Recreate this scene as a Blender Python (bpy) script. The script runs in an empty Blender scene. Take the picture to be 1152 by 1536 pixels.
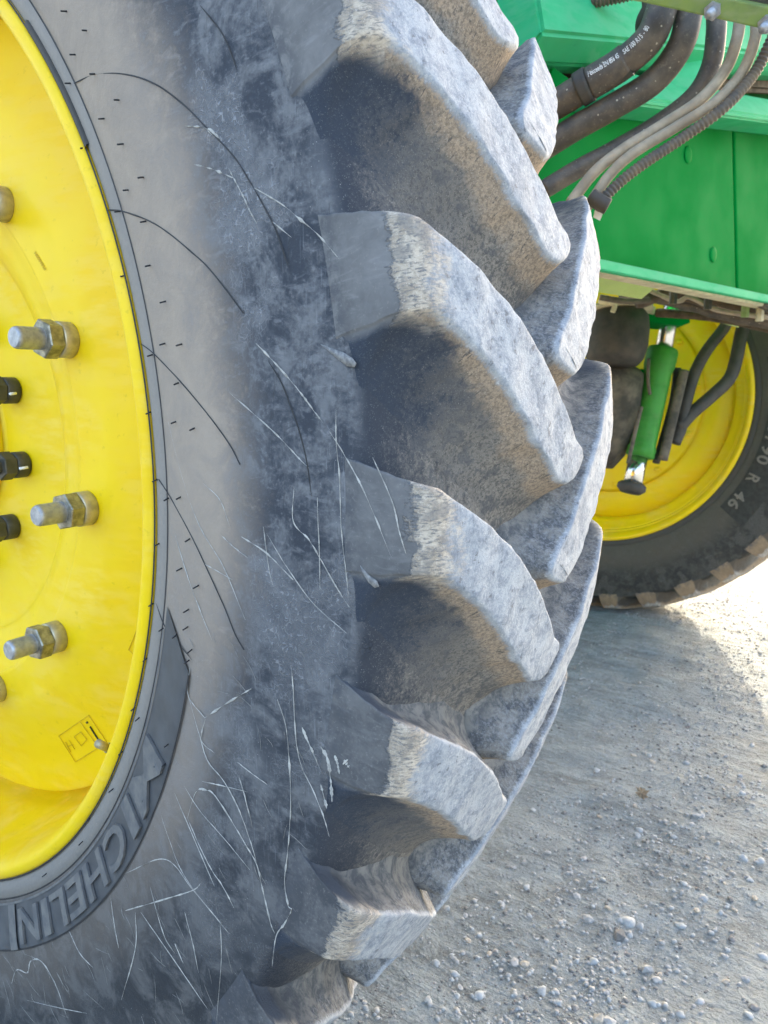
import bpy, bmesh, math, random
import numpy as np
from mathutils import Vector, Matrix, noise as mnoise
random.seed(7); rng = np.random.default_rng(7)
sc = bpy.context.scene
col = sc.collection
R_ = math.radians

# ------------------------------------------------------------------ camera
F_PX = 1109.0                      # focal length in photo pixels (1152 x 1536)
S = 0.61                           # rim radius in metres; wheel geometry below is in rim radii
AXLE = Vector((0, 0, 0.920))
MROT = Matrix(((0.827046, 0.097624, -0.553592), (0.562134, -0.14363, 0.814479), (0.0, -0.984805, -0.173667)))
CAM = AXLE + Vector((1.1466, -0.4275, 0.0775))
cd = bpy.data.cameras.new('camera'); cam = bpy.data.objects.new('camera', cd); col.objects.link(cam)
mw = Matrix.Identity(4)
for r in range(3):
    mw[r][0] = MROT[r][0]; mw[r][1] = -MROT[r][1]; mw[r][2] = -MROT[r][2]; mw[r][3] = CAM[r]
cam.matrix_world = mw
cd.sensor_fit = 'VERTICAL'; cd.sensor_height = 36; cd.sensor_width = 27
cd.lens = 36 * F_PX / 1536
cd.clip_start = 0.02; cd.clip_end = 3000
cd.dof.use_dof = True; cd.dof.focus_distance = 0.64; cd.dof.aperture_fstop = 14
sc.camera = cam
sc.render.resolution_x = 768; sc.render.resolution_y = 1024

# ------------------------------------------------------------------ sky, sun, exposure
SUN_K = Vector((0.24, -2.8, -1.0)).normalized()       # direction the light travels
w = bpy.data.worlds.new('World'); sc.world = w; w.use_nodes = True
nt = w.node_tree; nt.nodes.clear()
sky = nt.nodes.new('ShaderNodeTexSky'); sky.sky_type = 'NISHITA'; sky.sun_disc = False
sky.sun_elevation = math.asin(-SUN_K.z)
sky.sun_rotation = math.atan2(-SUN_K.x, -SUN_K.y)
sky.air_density = 1.0; sky.dust_density = 6.0; sky.ozone_density = 0.6
bg = nt.nodes.new('ShaderNodeBackground'); bg.inputs[1].default_value = 0.15
wo = nt.nodes.new('ShaderNodeOutputWorld')
nt.links.new(sky.outputs[0], bg.inputs[0]); nt.links.new(bg.outputs[0], wo.inputs[0])
sd = bpy.data.lights.new('sun', 'SUN'); sd.energy = 2.0; sd.angle = R_(0.5); sd.color = (1, .86, .64)
so = bpy.data.objects.new('sun', sd); col.objects.link(so)
so.rotation_euler = SUN_K.to_track_quat('-Z', 'Y').to_euler(); so.location = (0, 8, 6)
sc.view_settings.view_transform = 'Standard'; sc.view_settings.look = 'None'
sc.view_settings.exposure = 2.88; sc.view_settings.gamma = 1.0
sc.view_settings.use_curve_mapping = False

# ------------------------------------------------------------------ pixels to places
def ray(px, py):
    return MROT @ Vector(((px - 576) / F_PX, (py - 768) / F_PX, 1.0))
def at(px, py, t):
    return CAM + ray(px, py) * t
def on_plane(px, py, P0, n):
    v = ray(px, py); return CAM + v * ((P0 - CAM).dot(n) / v.dot(n))
def on_ground(px, py, z=0.0):
    v = ray(px, py); return CAM + v * ((z - CAM.z) / v.z)

# ------------------------------------------------------------------ material helpers
class NT:
    def __init__(s, name):
        s.m = bpy.data.materials.new(name); s.m.use_nodes = True
        s.t = s.m.node_tree; s.t.nodes.clear()
        s.o = s.t.nodes.new('ShaderNodeOutputMaterial')
        s.b = s.t.nodes.new('ShaderNodeBsdfPrincipled')
        s.t.links.new(s.b.outputs[0], s.o.inputs[0])
        s.pos = s.t.nodes.new('ShaderNodeNewGeometry').outputs['Position']
    def set(s, sock, v):
        if isinstance(v, bpy.types.NodeSocket): s.t.links.new(v, sock)
        elif v is not None:
            if sock.type == 'RGBA' and not hasattr(v, '__len__'): v = (v, v, v, 1)
            elif sock.type == 'RGBA' and len(v) == 3: v = (*v, 1)
            sock.default_value = v
    def p(s, **k):
        for n, v in k.items(): s.set(s.b.inputs[n.replace('_', ' ')], v)
        return s
    def noise(s, scale, detail=3, rough=.55, vec=None, dist=0, out=0):
        n = s.t.nodes.new('ShaderNodeTexNoise'); s.set(n.inputs['Vector'], vec or s.pos)
        n.inputs['Scale'].default_value = scale; n.inputs['Detail'].default_value = detail
        n.inputs['Roughness'].default_value = rough; n.inputs['Distortion'].default_value = dist
        return n.outputs[out]
    def vor(s, scale, feature='F1', vec=None, out=0, rnd=1):
        n = s.t.nodes.new('ShaderNodeTexVoronoi'); n.feature = feature; s.set(n.inputs['Vector'], vec or s.pos)
        n.inputs['Scale'].default_value = scale; n.inputs['Randomness'].default_value = rnd
        return n.outputs[out]
    def attr(s, name, out='Fac'):
        n = s.t.nodes.new('ShaderNodeAttribute'); n.attribute_name = name; return n.outputs[out]
    def math(s, op, a, b=None, c=None):
        n = s.t.nodes.new('ShaderNodeMath'); n.operation = op
        s.set(n.inputs[0], a)
        if b is not None: s.set(n.inputs[1], b)
        if c is not None: s.set(n.inputs[2], c)
        return n.outputs[0]
    def ss(s, x, lo, hi, a=0.0, b=1.0):
        n = s.t.nodes.new('ShaderNodeMapRange'); n.interpolation_type = 'SMOOTHSTEP'
        s.set(n.inputs[0], x)
        if lo > hi: lo, hi, a, b = hi, lo, b, a
        for i, v in enumerate((lo, hi, a, b)): n.inputs[i + 1].default_value = v
        return n.outputs[0]
    def mix(s, f, a, b, mode='MIX'):
        n = s.t.nodes.new('ShaderNodeMix'); n.data_type = 'RGBA'; n.blend_type = mode
        s.set(n.inputs[0], f); s.set(n.inputs[6], a); s.set(n.inputs[7], b); return n.outputs[2]
    def map(s, vec=None, scale=(1, 1, 1), rot=(0, 0, 0), loc=(0, 0, 0)):
        n = s.t.nodes.new('ShaderNodeMapping'); s.set(n.inputs[0], vec or s.pos)
        n.inputs[1].default_value = loc; n.inputs[2].default_value = rot; n.inputs[3].default_value = scale; return n.outputs[0]
    def bump(s, h, strength=.3, dist=.002, prev=None):
        n = s.t.nodes.new('ShaderNodeBump'); n.inputs['Strength'].default_value = strength; n.inputs['Distance'].default_value = dist
        s.set(n.inputs['Height'], h)
        if prev is not None: s.set(n.inputs['Normal'], prev)
        s.t.links.new(n.outputs[0], s.b.inputs['Normal']); return n.outputs[0]
    def mul(s, *a):
        r = a[0]
        for b in a[1:]: r = s.math('MULTIPLY', r, b)
        return r

# ------------------------------------------------------------------ mesh helpers
def mesh_obj(name, verts, faces, mat, parent=None, smooth=True, attrs=None, loc=None):
    me = bpy.data.meshes.new(name)
    me.from_pydata([tuple(v) for v in verts], [], faces)
    if smooth: me.polygons.foreach_set('use_smooth', [True] * len(me.polygons))
    if attrs:
        for k, v in attrs.items():
            a = me.attributes.new(k, 'FLOAT', 'POINT'); a.data.foreach_set('value', np.asarray(v, 'f'))
    me.update()
    if mat: me.materials.append(mat)
    return link(name, me, parent, loc)
def link(name, me, parent=None, loc=None):
    o = bpy.data.objects.new(name, me); col.objects.link(o)
    if loc is not None: o.location = loc
    if parent: o.parent = parent
    return o
def bm_obj(name, bm, mat, parent=None, smooth=False, loc=None):
    me = bpy.data.meshes.new(name)
    bmesh.ops.recalc_face_normals(bm, faces=bm.faces)
    bm.to_mesh(me); bm.free()
    if smooth: me.polygons.foreach_set('use_smooth', [True] * len(me.polygons))
    if mat: me.materials.append(mat)
    return link(name, me, parent, loc)
def catmull(pts, n):
    P = [Vector(p) for p in pts]; P = [2 * P[0] - P[1]] + P + [2 * P[-1] - P[-2]]; out = []
    for i in range(1, len(P) - 2):
        for j in range(n):
            t = j / n; a, b, c, d = P[i - 1:i + 3]
            out.append(.5 * ((2 * b) + (c - a) * t + (2 * a - 5 * b + 4 * c - d) * t * t + (3 * b - a - 3 * c + d) * t ** 3))
    out.append(P[-2]); return out
def tube(path, radius, sides=14, caps=True, rfun=None):
    """swept tube -> verts, faces"""
    n = len(path); V = []; Fc = []
    T = [(path[min(i + 1, n - 1)] - path[max(i - 1, 0)]).normalized() for i in range(n)]
    ref = Vector((0, 0, 1)) if abs(T[0].z) < .9 else Vector((1, 0, 0))
    N = (ref - T[0] * ref.dot(T[0])).normalized()
    for i in range(n):
        N = (N - T[i] * N.dot(T[i])).normalized(); B = T[i].cross(N)
        r = rfun(i) if rfun else radius
        for k in range(sides):
            a = 2 * math.pi * k / sides
            V.append(path[i] + (N * math.cos(a) + B * math.sin(a)) * r)
    for i in range(n - 1):
        for k in range(sides):
            k2 = (k + 1) % sides
            Fc.append((i * sides + k, i * sides + k2, (i + 1) * sides + k2, (i + 1) * sides + k))
    if caps:
        Fc.append(tuple(range(sides - 1, -1, -1))); Fc.append(tuple((n - 1) * sides + k for k in range(sides)))
    return V, Fc
def revolve(prof, segs, th0=0, th1=2 * math.pi, closed=True):
    """profile of (d, rho) about local Y -> verts, faces (metres)"""
    V = []; Fc = []; n = len(prof)
    cnt = segs if closed else segs + 1
    for j in range(cnt):
        t = th0 + (th1 - th0) * j / segs; c, s_ = math.cos(t), math.sin(t)
        for d, rh in prof: V.append((S * rh * c, S * d, S * rh * s_))
    for j in range(segs):
        j2 = (j + 1) % cnt
        for i in range(n - 1):
            Fc.append((j * n + i, j2 * n + i, j2 * n + i + 1, j * n + i + 1))
    return V, Fc
def pol(rho, th, d):
    return Vector((S * rho * math.cos(th), S * d, S * rho * math.sin(th)))
def text_mesh(txt, size=1.0, extrude=.0, offset=0.0):
    cu = bpy.data.curves.new('lettering', 'FONT'); cu.body = txt; cu.size = size; cu.extrude = extrude; cu.offset = offset
    cu.resolution_u = 3
    o = bpy.data.objects.new('lettering', cu); col.objects.link(o)
    bpy.context.view_layer.update()
    dg = bpy.context.evaluated_depsgraph_get()
    me = bpy.data.meshes.new_from_object(o.evaluated_get(dg))
    bpy.data.objects.remove(o); bpy.data.curves.remove(cu)
    return me
def tag(o, label=None, cat=None, group=None, kind=None):
    for k, v in (('label', label), ('category', cat), ('group', group), ('kind', kind)):
        if v: o[k] = v
    return o

# ------------------------------------------------------------------ materials
def m_sidewall(name, tan=(.375, .31, .25), dark=(.036, .043, .058), dustk=1.0, lowdark=True, grey=(.15, .155, .168), bead=(.29, .272, .25)):  # default dark rubber is tinted blue to paint in the reflected sky
    s = NT(name); rho = s.attr('rho'); d = s.attr('dd'); dark_sector = s.attr('dark_sector')
    big = s.noise(5, 4, .6); mid = s.noise(26, 7, .68, dist=.5); fine = s.noise(240, 5, .7); vf = s.noise(1100, 2, .6)
    r2 = s.math('ADD', rho, s.math('MULTIPLY', s.math('SUBTRACT', mid, .5), .11))
    r2 = s.math('ADD', r2, s.math('MULTIPLY', s.math('SUBTRACT', big, .5), .13))
    base = s.mix(s.ss(s.math('MULTIPLY_ADD', fine, .22, s.math('MULTIPLY', mid, .78)), .42, .62), dark, grey); hi = tuple(x * 1.55 for x in grey)
    brush = s.noise(1, 4, .6, s.map(scale=(55, 55, 130), rot=(0, .5, 0)), dist=.6)
    base = s.mix(s.mul(s.ss(brush, .54, .7), .35), base, hi)
    base = s.mix(s.mul(s.ss(big, .52, .7), .5), base, tuple(x * 1.3 for x in grey))
    base = s.mix(s.mul(s.ss(fine, .55, .72), .3), base, tuple(x * 1.7 for x in grey))
    h1 = s.noise(1, 2, .5, s.map(scale=(640, 40, 34), rot=(0, -.45, 0)), dist=.25); h2 = s.noise(1, 2, .5, s.map(scale=(520, 40, 40), rot=(0, .75, 0)), dist=.25)
    base = s.mix(s.mul(s.ss(h1, .62, .7), s.ss(big, .42, .55), .28), base, tuple(x * 2.1 for x in grey)); base = s.mix(s.mul(s.ss(h2, .64, .7), .35), base, tuple(x * .25 for x in grey))
    # crackled dry-mud film between the shoulder blocks
    worm = s.ss(s.vor(230, 'DISTANCE_TO_EDGE', s.mix(.022, s.pos, s.noise(60, 2, .5, out=1), 'ADD')), .0, .09, 1, 0)
    blot = s.mul(s.ss(s.noise(11, 3, .55), .54, .62), s.ss(rho, 1.2, 1.27))
    base = s.mix(s.mul(blot, .5), base, tuple(x * 1.2 for x in grey))
    base = s.mix(s.mul(blot, worm, .6), base, tuple(x * 2.4 for x in grey))
    if lowdark: base = s.mix(s.mul(dark_sector, .8), base, s.mix(s.ss(mid, .44, .62), (.03, .031, .033), (.085, .082, .08)))      # darker sector of the wheel
    # tan dust towards the bead
    r3 = s.math('ADD', r2, s.math('MULTIPLY', s.math('SUBTRACT', fine, .5), .06)); tm = s.mul(s.ss(r3, 1.265, 1.135), dustk)
    if lowdark: tm = s.mul(tm, s.math('MULTIPLY_ADD', dark_sector, -.76, 1.0))
    tcol = s.mix(s.ss(mid, .3, .75), tan, (tan[0] * .8, tan[1] * .82, tan[2] * .86))
    base = s.mix(s.mul(tm, .9), base, tcol)
    base = s.mix(s.mul(s.ss(rho, 1.04, 1.036), .8), base, s.mix(fine, bead, tuple(x * .72 for x in bead)))
    # groove floor: dusty grey towards the centre, barer at the shoulder
    gv = s.ss(rho, 1.392, 1.41)
    gd = s.mix(s.ss(s.noise(160, 4, .7), .35, .7), (.26, .235, .205), (.085, .083, .082))
    gd = s.mix(s.mul(s.ss(vf, .58, .68), .5), gd, (.45, .43, .4))
    lm = s.noise(75, 5, .7, dist=.4); fix = s.math('ADD', s.attr('ix'), s.math('MULTIPLY_ADD', s.math('SUBTRACT', s.noise(14, 4, .6), .5), 3.5, s.math('MULTIPLY', s.math('SUBTRACT', lm, .5), 4.0)))
    gd = s.mix(s.mul(s.ss(lm, .48, .62), .7), gd, (.085, .09, .1))
    fine2 = s.noise(360, 4, .72); fix = s.math('MULTIPLY_ADD', s.math('SUBTRACT', fine2, .5), 5.0, fix)
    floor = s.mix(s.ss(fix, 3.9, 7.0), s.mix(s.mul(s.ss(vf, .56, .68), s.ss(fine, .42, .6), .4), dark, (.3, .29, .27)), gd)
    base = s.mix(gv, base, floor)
    sp = s.mul(s.ss(s.vor(260), .10, .05), s.ss(big, .5, .6))
    base = s.mix(s.mul(sp, .55), base, (.55, .53, .5))
    s.p(Base_Color=base, Roughness=s.ss(mid, .3, .7, .7, .85), Specular_IOR_Level=.3)
    s.bump(s.math('MULTIPLY_ADD', mid, .0012, s.math('MULTIPLY_ADD', fine, .0007, s.mul(blot, worm, .0006))), 1.0, 1.0)
    return s.m
def m_lug(name, tan=(.37, .29, .215), top=(.385, .412, .448), dark=(.036, .046, .066), sfc=(.2, .2, .205)):  # default top and dark hold a blue tint painted in for sky light
    s = NT(name); m = s.attr('m'); side = s.attr('side'); ix = s.attr('ix'); luv = s.attr('luv', 'Vector')
    oi = s.t.nodes.new('ShaderNodeObjectInfo')
    cmb = s.t.nodes.new('ShaderNodeCombineXYZ'); s.set(cmb.inputs[2], s.math('MULTIPLY', oi.outputs['Random'], 9.0))
    add = s.t.nodes.new('ShaderNodeVectorMath'); s.set(add.inputs[0], luv); s.set(add.inputs[1], cmb.outputs[0]); lv = add.outputs[0]
    big = s.noise(14, 4, .6); mid = s.noise(75, 5, .7, dist=.4); fine = s.noise(360, 4, .72); vf = s.noise(1200, 2, .65)
    # streaks running across the edges (down the flanks)
    dash = s.noise(1, 3, .6, s.map(lv, scale=(520, 130, 1)), dist=.3)
    dash2 = s.noise(1, 3, .6, s.map(lv, scale=(170, 620, 1)), dist=.5)
    # crown
    tc = s.mix(s.ss(s.math('MULTIPLY_ADD', fine, .5, s.math('MULTIPLY', mid, .5)), .4, .62), top, (top[0] * .48, top[1] * .52, top[2] * .58))
    tc = s.mix(s.mul(s.ss(big, .5, .68), .35), tc, (top[0] * .45, top[1] * .48, top[2] * .54))
    tc = s.mix(s.mul(s.ss(fine, .54, .68), s.ss(mid, .62, .45), .6), tc, (.6, .605, .615))
    tc = s.mix(s.mul(s.ss(vf, .6, .7), .35), tc, (.12, .13, .15))
    tc = s.mix(s.mul(s.ss(s.noise(150, 4, .7), .6, .66), .75), tc, (.13, .14, .16))
    # flank: tan crust under the edge, bare rubber or grey dust below
    crust = s.mix(s.ss(fine, .36, .66), tan, (tan[0] * .5, tan[1] * .52, tan[2] * .55))
    crust = s.mix(s.mul(s.ss(dash, .58, .66), s.ss(mid, .46, .54), .85), crust, (.06, .06, .065))
    crust = s.mix(s.mul(s.ss(vf, .58, .68), .45), crust, (.6, .53, .45))
    gd = s.mix(s.ss(fine, .38, .66), (.26, .235, .205), (.085, .083, .082)); gd = s.mix(s.mul(s.ss(vf, .58, .68), .5), gd, (.45, .43, .4))
    gd = s.mix(s.mul(s.ss(mid, .48, .62), .75), gd, (.085, .09, .1))
    dk = s.mix(s.mul(s.ss(vf, .56, .68), s.ss(fine, .42, .6), .4), dark, (.3, .29, .27))
    ixn = s.math('ADD', ix, s.math('MULTIPLY', s.math('SUBTRACT', big, .5), 3.5))
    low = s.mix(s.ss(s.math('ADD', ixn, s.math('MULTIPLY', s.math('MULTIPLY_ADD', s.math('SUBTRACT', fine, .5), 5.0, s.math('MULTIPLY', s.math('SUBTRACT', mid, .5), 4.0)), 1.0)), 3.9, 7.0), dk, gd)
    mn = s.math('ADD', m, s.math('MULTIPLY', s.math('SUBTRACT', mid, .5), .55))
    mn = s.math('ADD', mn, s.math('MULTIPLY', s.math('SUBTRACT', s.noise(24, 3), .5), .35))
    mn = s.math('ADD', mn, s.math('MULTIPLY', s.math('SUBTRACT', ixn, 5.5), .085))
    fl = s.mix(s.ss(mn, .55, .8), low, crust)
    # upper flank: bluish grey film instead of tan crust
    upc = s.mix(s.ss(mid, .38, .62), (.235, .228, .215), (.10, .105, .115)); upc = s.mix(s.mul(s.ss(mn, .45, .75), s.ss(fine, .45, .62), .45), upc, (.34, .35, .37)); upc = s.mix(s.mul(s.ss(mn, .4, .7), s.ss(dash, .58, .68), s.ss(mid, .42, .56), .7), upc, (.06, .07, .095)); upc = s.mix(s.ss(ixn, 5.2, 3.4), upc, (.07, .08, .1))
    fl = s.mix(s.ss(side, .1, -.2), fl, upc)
    c = s.mix(s.ss(s.math('ADD', m, s.math('MULTIPLY_ADD', s.math('SUBTRACT', fine, .5), .16, s.math('MULTIPLY', s.math('SUBTRACT', dash, .5), .06))), .86, .96), fl, tc)
    # pale frayed rim of the crown
    edge = s.mul(s.ss(m, .86, .95), s.ss(m, 1.0, .97)); c = s.mix(s.mul(edge, s.ss(fine, .46, .6), .3), c, (.6, .6, .6))
    # shoulder block side face
    oa = s.t.nodes.new('ShaderNodeAttribute'); oa.attribute_type = 'OBJECT'; oa.attribute_name = 'dust_tone'
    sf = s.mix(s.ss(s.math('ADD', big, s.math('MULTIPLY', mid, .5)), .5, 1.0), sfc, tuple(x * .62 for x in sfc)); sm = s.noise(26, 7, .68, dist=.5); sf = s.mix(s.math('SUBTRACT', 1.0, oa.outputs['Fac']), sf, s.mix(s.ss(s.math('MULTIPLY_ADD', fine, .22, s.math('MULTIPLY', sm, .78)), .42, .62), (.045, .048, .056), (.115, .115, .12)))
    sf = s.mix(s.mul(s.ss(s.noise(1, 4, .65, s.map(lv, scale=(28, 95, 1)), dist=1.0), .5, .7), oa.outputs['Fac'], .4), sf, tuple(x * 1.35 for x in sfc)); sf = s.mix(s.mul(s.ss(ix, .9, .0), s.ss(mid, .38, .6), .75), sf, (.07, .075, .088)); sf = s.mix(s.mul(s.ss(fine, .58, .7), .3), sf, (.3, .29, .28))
    rough = s.mix(s.ss(dash2, .44, .68), s.mix(s.ss(mid, .35, .65), (.54, .475, .395), (.33, .28, .225)), (.15, .15, .155)); rough = s.mix(s.mul(s.ss(vf, .57, .68), .45), rough, (.7, .67, .62)); rough = s.mix(s.mul(s.ss(s.noise(45, 4, .65), .52, .62), .6), rough, (.2, .195, .19))
    ib = s.math('ADD', ix, s.math('MULTIPLY', s.math('SUBTRACT', dash2, .5), 1.0)); ib = s.math('ADD', ib, s.math('MULTIPLY_ADD', s.math('SUBTRACT', mid, .5), 1.6, s.math('MULTIPLY', s.math('SUBTRACT', s.noise(30, 3, .6), .5), 2.4)))
    sfm = s.mul(s.ss(ib, 2.45, 2.2), s.ss(m, .55, .9)); rm = s.mul(s.ss(ib, 2.2, 2.45), s.ss(ib, 4.6, 3.7), s.ss(m, .6, .92))
    c = s.mix(rm, c, rough); c = s.mix(sfm, c, sf)
    s.p(Base_Color=c, Roughness=.82, Specular_IOR_Level=.3)
    crown_sm = s.math('SUBTRACT', 1.0, s.mul(sfm, .85))
    s.bump(s.mul(crown_sm, s.math('MULTIPLY_ADD', mid, .0014, s.math('MULTIPLY_ADD', fine, .0009, s.mul(dash, s.ss(m, 1.0, .8), .0005)))), 1.0, 1.0)
    return s.m
def m_paint(name, c, c2=None, dust_tone=.25, rough=.38, dustc=(.55, .5, .4), scale=6, coat=.15, spec=.5):
    s = NT(name); a = s.noise(scale, 4, .6); f = s.noise(90, 4, .65); sc_ = s.noise(1, 4, .6, s.map(scale=(16, 16, 60)))
    b = s.mix(s.ss(a, .35, .7), c, c2 or tuple(x * .88 for x in c))
    b = s.mix(s.mul(s.ss(a, .38, .66), s.ss(sc_, .4, .62), dust_tone), b, dustc)
    b = s.mix(s.mul(s.ss(f, .62, .72), dust_tone * .9), b, tuple(x * .55 for x in c))
    s.p(Base_Color=b, Roughness=s.ss(a, .3, .7, rough, rough + .2), Coat_Weight=coat, Coat_Roughness=.25, Specular_IOR_Level=spec)
    s.bump(s.noise(40, 2), .04, .002); return s.m
def m_simple(name, c, rough=.6, metal=0., var=.25, scale=60, c2=None, bump=.15):
    s = NT(name); a = s.noise(scale, 4, .6)
    s.p(Base_Color=s.mix(s.ss(a, .3, .7), c, c2 or tuple(x * (1 - var) for x in c)), Roughness=s.ss(a, .3, .7, rough, min(1, rough + .15)), Metallic=metal)
    s.bump(a, bump, .001); return s.m

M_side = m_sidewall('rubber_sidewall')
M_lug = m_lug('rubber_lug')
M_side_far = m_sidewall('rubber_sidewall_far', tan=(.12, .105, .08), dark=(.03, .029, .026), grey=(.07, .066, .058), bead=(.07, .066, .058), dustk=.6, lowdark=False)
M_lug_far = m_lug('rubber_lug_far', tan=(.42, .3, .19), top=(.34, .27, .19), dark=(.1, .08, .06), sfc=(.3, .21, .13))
M_yellow = m_paint('yellow_paint', (.85, .597, .001), (.83, .545, .001), dust_tone=.3, rough=.4, dustc=(.86, .66, .16), scale=9, coat=.0, spec=.35)
M_green = m_paint('green_paint', (.001, .20, .036), (.001, .175, .028), dust_tone=.05, rough=.6, dustc=(.02, .2, .06), scale=5, coat=.0, spec=.02)
M_green2 = m_paint('green_paint_skylit', (.035, .42, .19), (.025, .36, .15), dust_tone=.3, rough=.5, dustc=(.16, .42, .27), scale=7, coat=0, spec=.1)  # lighter mint copy of the green, sky light on upward faces painted in
M_olive = m_paint('olive_steel', (.19, .27, .06), (.13, .2, .06), dust_tone=.5, rough=.5, dustc=(.32, .33, .2), scale=24)
M_pale = m_paint('pale_green_plate', (.50, .6, .2), (.44, .55, .17), dust_tone=.3, rough=.5, dustc=(.5, .5, .3), scale=15)
M_strut = m_paint('strut_green', (.05, .27, .035), (.035, .21, .025), dust_tone=.25, rough=.4, dustc=(.16, .3, .1), scale=20, coat=0, spec=.3)
M_cream = m_simple('cream_dust', (.62, .55, .36), .8, var=.3, scale=30)
M_brown = m_simple('brown_cable_and_gap', (.11, .075, .045), .7, var=.5, scale=40)
M_hose = NT('rubber_hose')
_s = M_hose; _n = _s.noise(30, 4, .6); _u = _s.attr('upf')
_c = _s.mix(_s.ss(_n, .35, .65), (.06, .05, .042), (.12, .095, .072))
_c = _s.mix(_s.mul(_s.ss(_s.vor(70), .13, .07), .8), _c, (.5, .45, .36))
_c = _s.mix(_s.mul(_s.ss(_s.noise(200, 3), .58, .7), .35), _c, (.22, .19, .15))
_s.p(Base_Color=_c, Roughness=.55); _s.bump(_n, .1, .002); M_hose = _s.m
M_hose_tan = m_simple('tan_hose', (.42, .345, .25), .65, var=.35, scale=35)
M_conduit = m_simple('conduit_plastic', (.075, .062, .05), .5, c2=(.17, .13, .085), scale=25)
M_black = m_simple('dark_gap_black', (.03, .028, .025), .6, c2=(.07, .06, .05), scale=25)
M_grime = m_simple('grimy_housing', (.16, .13, .095), .8, c2=(.055, .05, .042), scale=18, bump=.4)
M_chrome = m_simple('chrome', (.82, .8, .76), .14, metal=1, var=.08, scale=12, bump=.02)
M_zinc = m_simple('zinc_bolt', (.46, .48, .52), .42, metal=.75, var=.3, scale=150)
M_nut = m_simple('plated_nut', (.42, .40, .33), .38, metal=.8, c2=(.2, .19, .15), scale=110)
M_sleeve = m_simple('plated_sleeve', (.56, .5, .34), .4, metal=.65, var=.3, scale=90)
M_boltblk = m_simple('black_oxide', (.05, .05, .042), .4, metal=.4, c2=(.085, .08, .065), scale=90)
M_ink = m_simple('black_ink', (.02, .02, .02), .6)
M_inkfaint = m_simple('faded_print', (.66, .44, .002), .5)
M_white = m_simple('white_print', (.8, .8, .78), .6, var=.1)
M_mouldline = m_simple('bare_rubber', (.025, .025, .028), .6)
M_panel = m_simple('lettering_panel_rubber', (.05, .054, .061), .6, c2=(.088, .09, .095), scale=40)
M_letter = m_simple('lettering_rubber', (.155, .152, .146), .65, c2=(.095, .098, .105), scale=50)
M_streak = m_simple('dried_mud_splash', (.5, .485, .455), .85, c2=(.26, .255, .24), scale=170)
M_splash = m_simple('thin_mud_film', (.3, .3, .3), .85, c2=(.13, .135, .145), scale=260)
M_farpanel = m_simple('far_panel_rubber', (.035, .035, .03), .7)
M_farletter = m_simple('far_letter_rubber', (.2, .18, .15), .75)

# ------------------------------------------------------------------ ground
def gz(x, y):
    v = Vector((x, y, 0))
    return .014 * mnoise.noise(v * 1.7) + .009 * mnoise.noise(v * 6 + Vector((3, 1, 0))) + .006 * mnoise.noise(Vector((x * 17 + y * 6, y * 11 - x * 5, 2)))
def axis_pts(lo, hi, step, far):
    a = list(np.arange(lo, hi + 1e-6, step)); g = step; x = hi
    while x < far: g *= 1.35; x += g; a.append(x)
    g = step; x = lo; pre = []
    while x > -far: g *= 1.35; x -= g; pre.append(x)
    return pre[::-1] + a
gx = axis_pts(-.4, 2.4, .022, 900); gy = axis_pts(-.4, 4.6, .026, 900)
V = [(x, y, gz(x, y) if abs(x) < 6 and abs(y) < 9 else 0) for x in gx for y in gy]
ny = len(gy)
Fc = [(i * ny + j, (i + 1) * ny + j, (i + 1) * ny + j + 1, i * ny + j + 1) for i in range(len(gx) - 1) for j in range(ny - 1)]
s = NT('gravel_ground')
g1 = s.noise(2.2, 4, .6); g2 = s.noise(14, 5, .65, dist=.5); g3 = s.noise(90, 5, .7); g4 = s.noise(420, 3, .7); gv = s.vor(85); gv2 = s.vor(210)
c = s.mix(s.ss(g2, .35, .66), (.285, .318, .328), (.178, .198, .203))
gs = s.noise(1, 5, .65, s.map(scale=(7, 34, 7), rot=(0, 0, .75)), dist=.8); c = s.mix(s.mul(s.ss(gs, .5, .64), .6), c, (.37, .405, .415)); c = s.mix(s.mul(s.ss(gs, .46, .36), .65), c, (.17, .175, .17))
c = s.mix(s.mul(s.ss(g1, .45, .65), .5), c, (.32, .35, .356))
c = s.mix(s.mul(s.ss(g3, .52, .68), .6), c, (.365, .395, .402)); c = s.mix(s.mul(s.ss(g3, .44, .33), .7), c, (.16, .165, .16))
c = s.mix(s.mul(s.ss(gv2, .28, .12), s.ss(g2, .45, .6), .55), c, (.5, .5, .49))
c = s.mix(s.mul(s.ss(g4, .58, .7), .4), c, (.5, .49, .47)); c = s.mix(s.mul(s.ss(g4, .42, .32), .5), c, (.1, .1, .1))
s.p(Base_Color=c, Roughness=.92, Specular_IOR_Level=.2)
s.bump(s.math('MULTIPLY_ADD', s.math('ADD', g2, gs), .014, s.math('MULTIPLY_ADD', g3, .014, s.math('MULTIPLY_ADD', s.ss(gv, .5, .1), .002, s.mul(g4, .0016)))), 1.0, 1.0)
ground = mesh_obj('ground', V, Fc, s.m); tag(ground, kind='structure')

# ------------------------------------------------------------------ the machine
sprayer = bpy.data.objects.new('crop_sprayer', None); col.objects.link(sprayer); sprayer.location = (0, 1.5, 0)
sprayer.empty_display_size = .3
tag(sprayer, 'green and yellow farm sprayer on tall lugged wheels standing on gravel', 'farm vehicle')
ORG = Vector(sprayer.location)
def part(o, parent=None):
    """parent a world-space object to the machine (or one of its parts) without moving it"""
    p = parent or sprayer; o.parent = p
    off = Vector(p.location) + (ORG if p is not sprayer and p.parent else Vector()); o.location = Vector(o.location) - (off if p is not sprayer else ORG)
    return o

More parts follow.
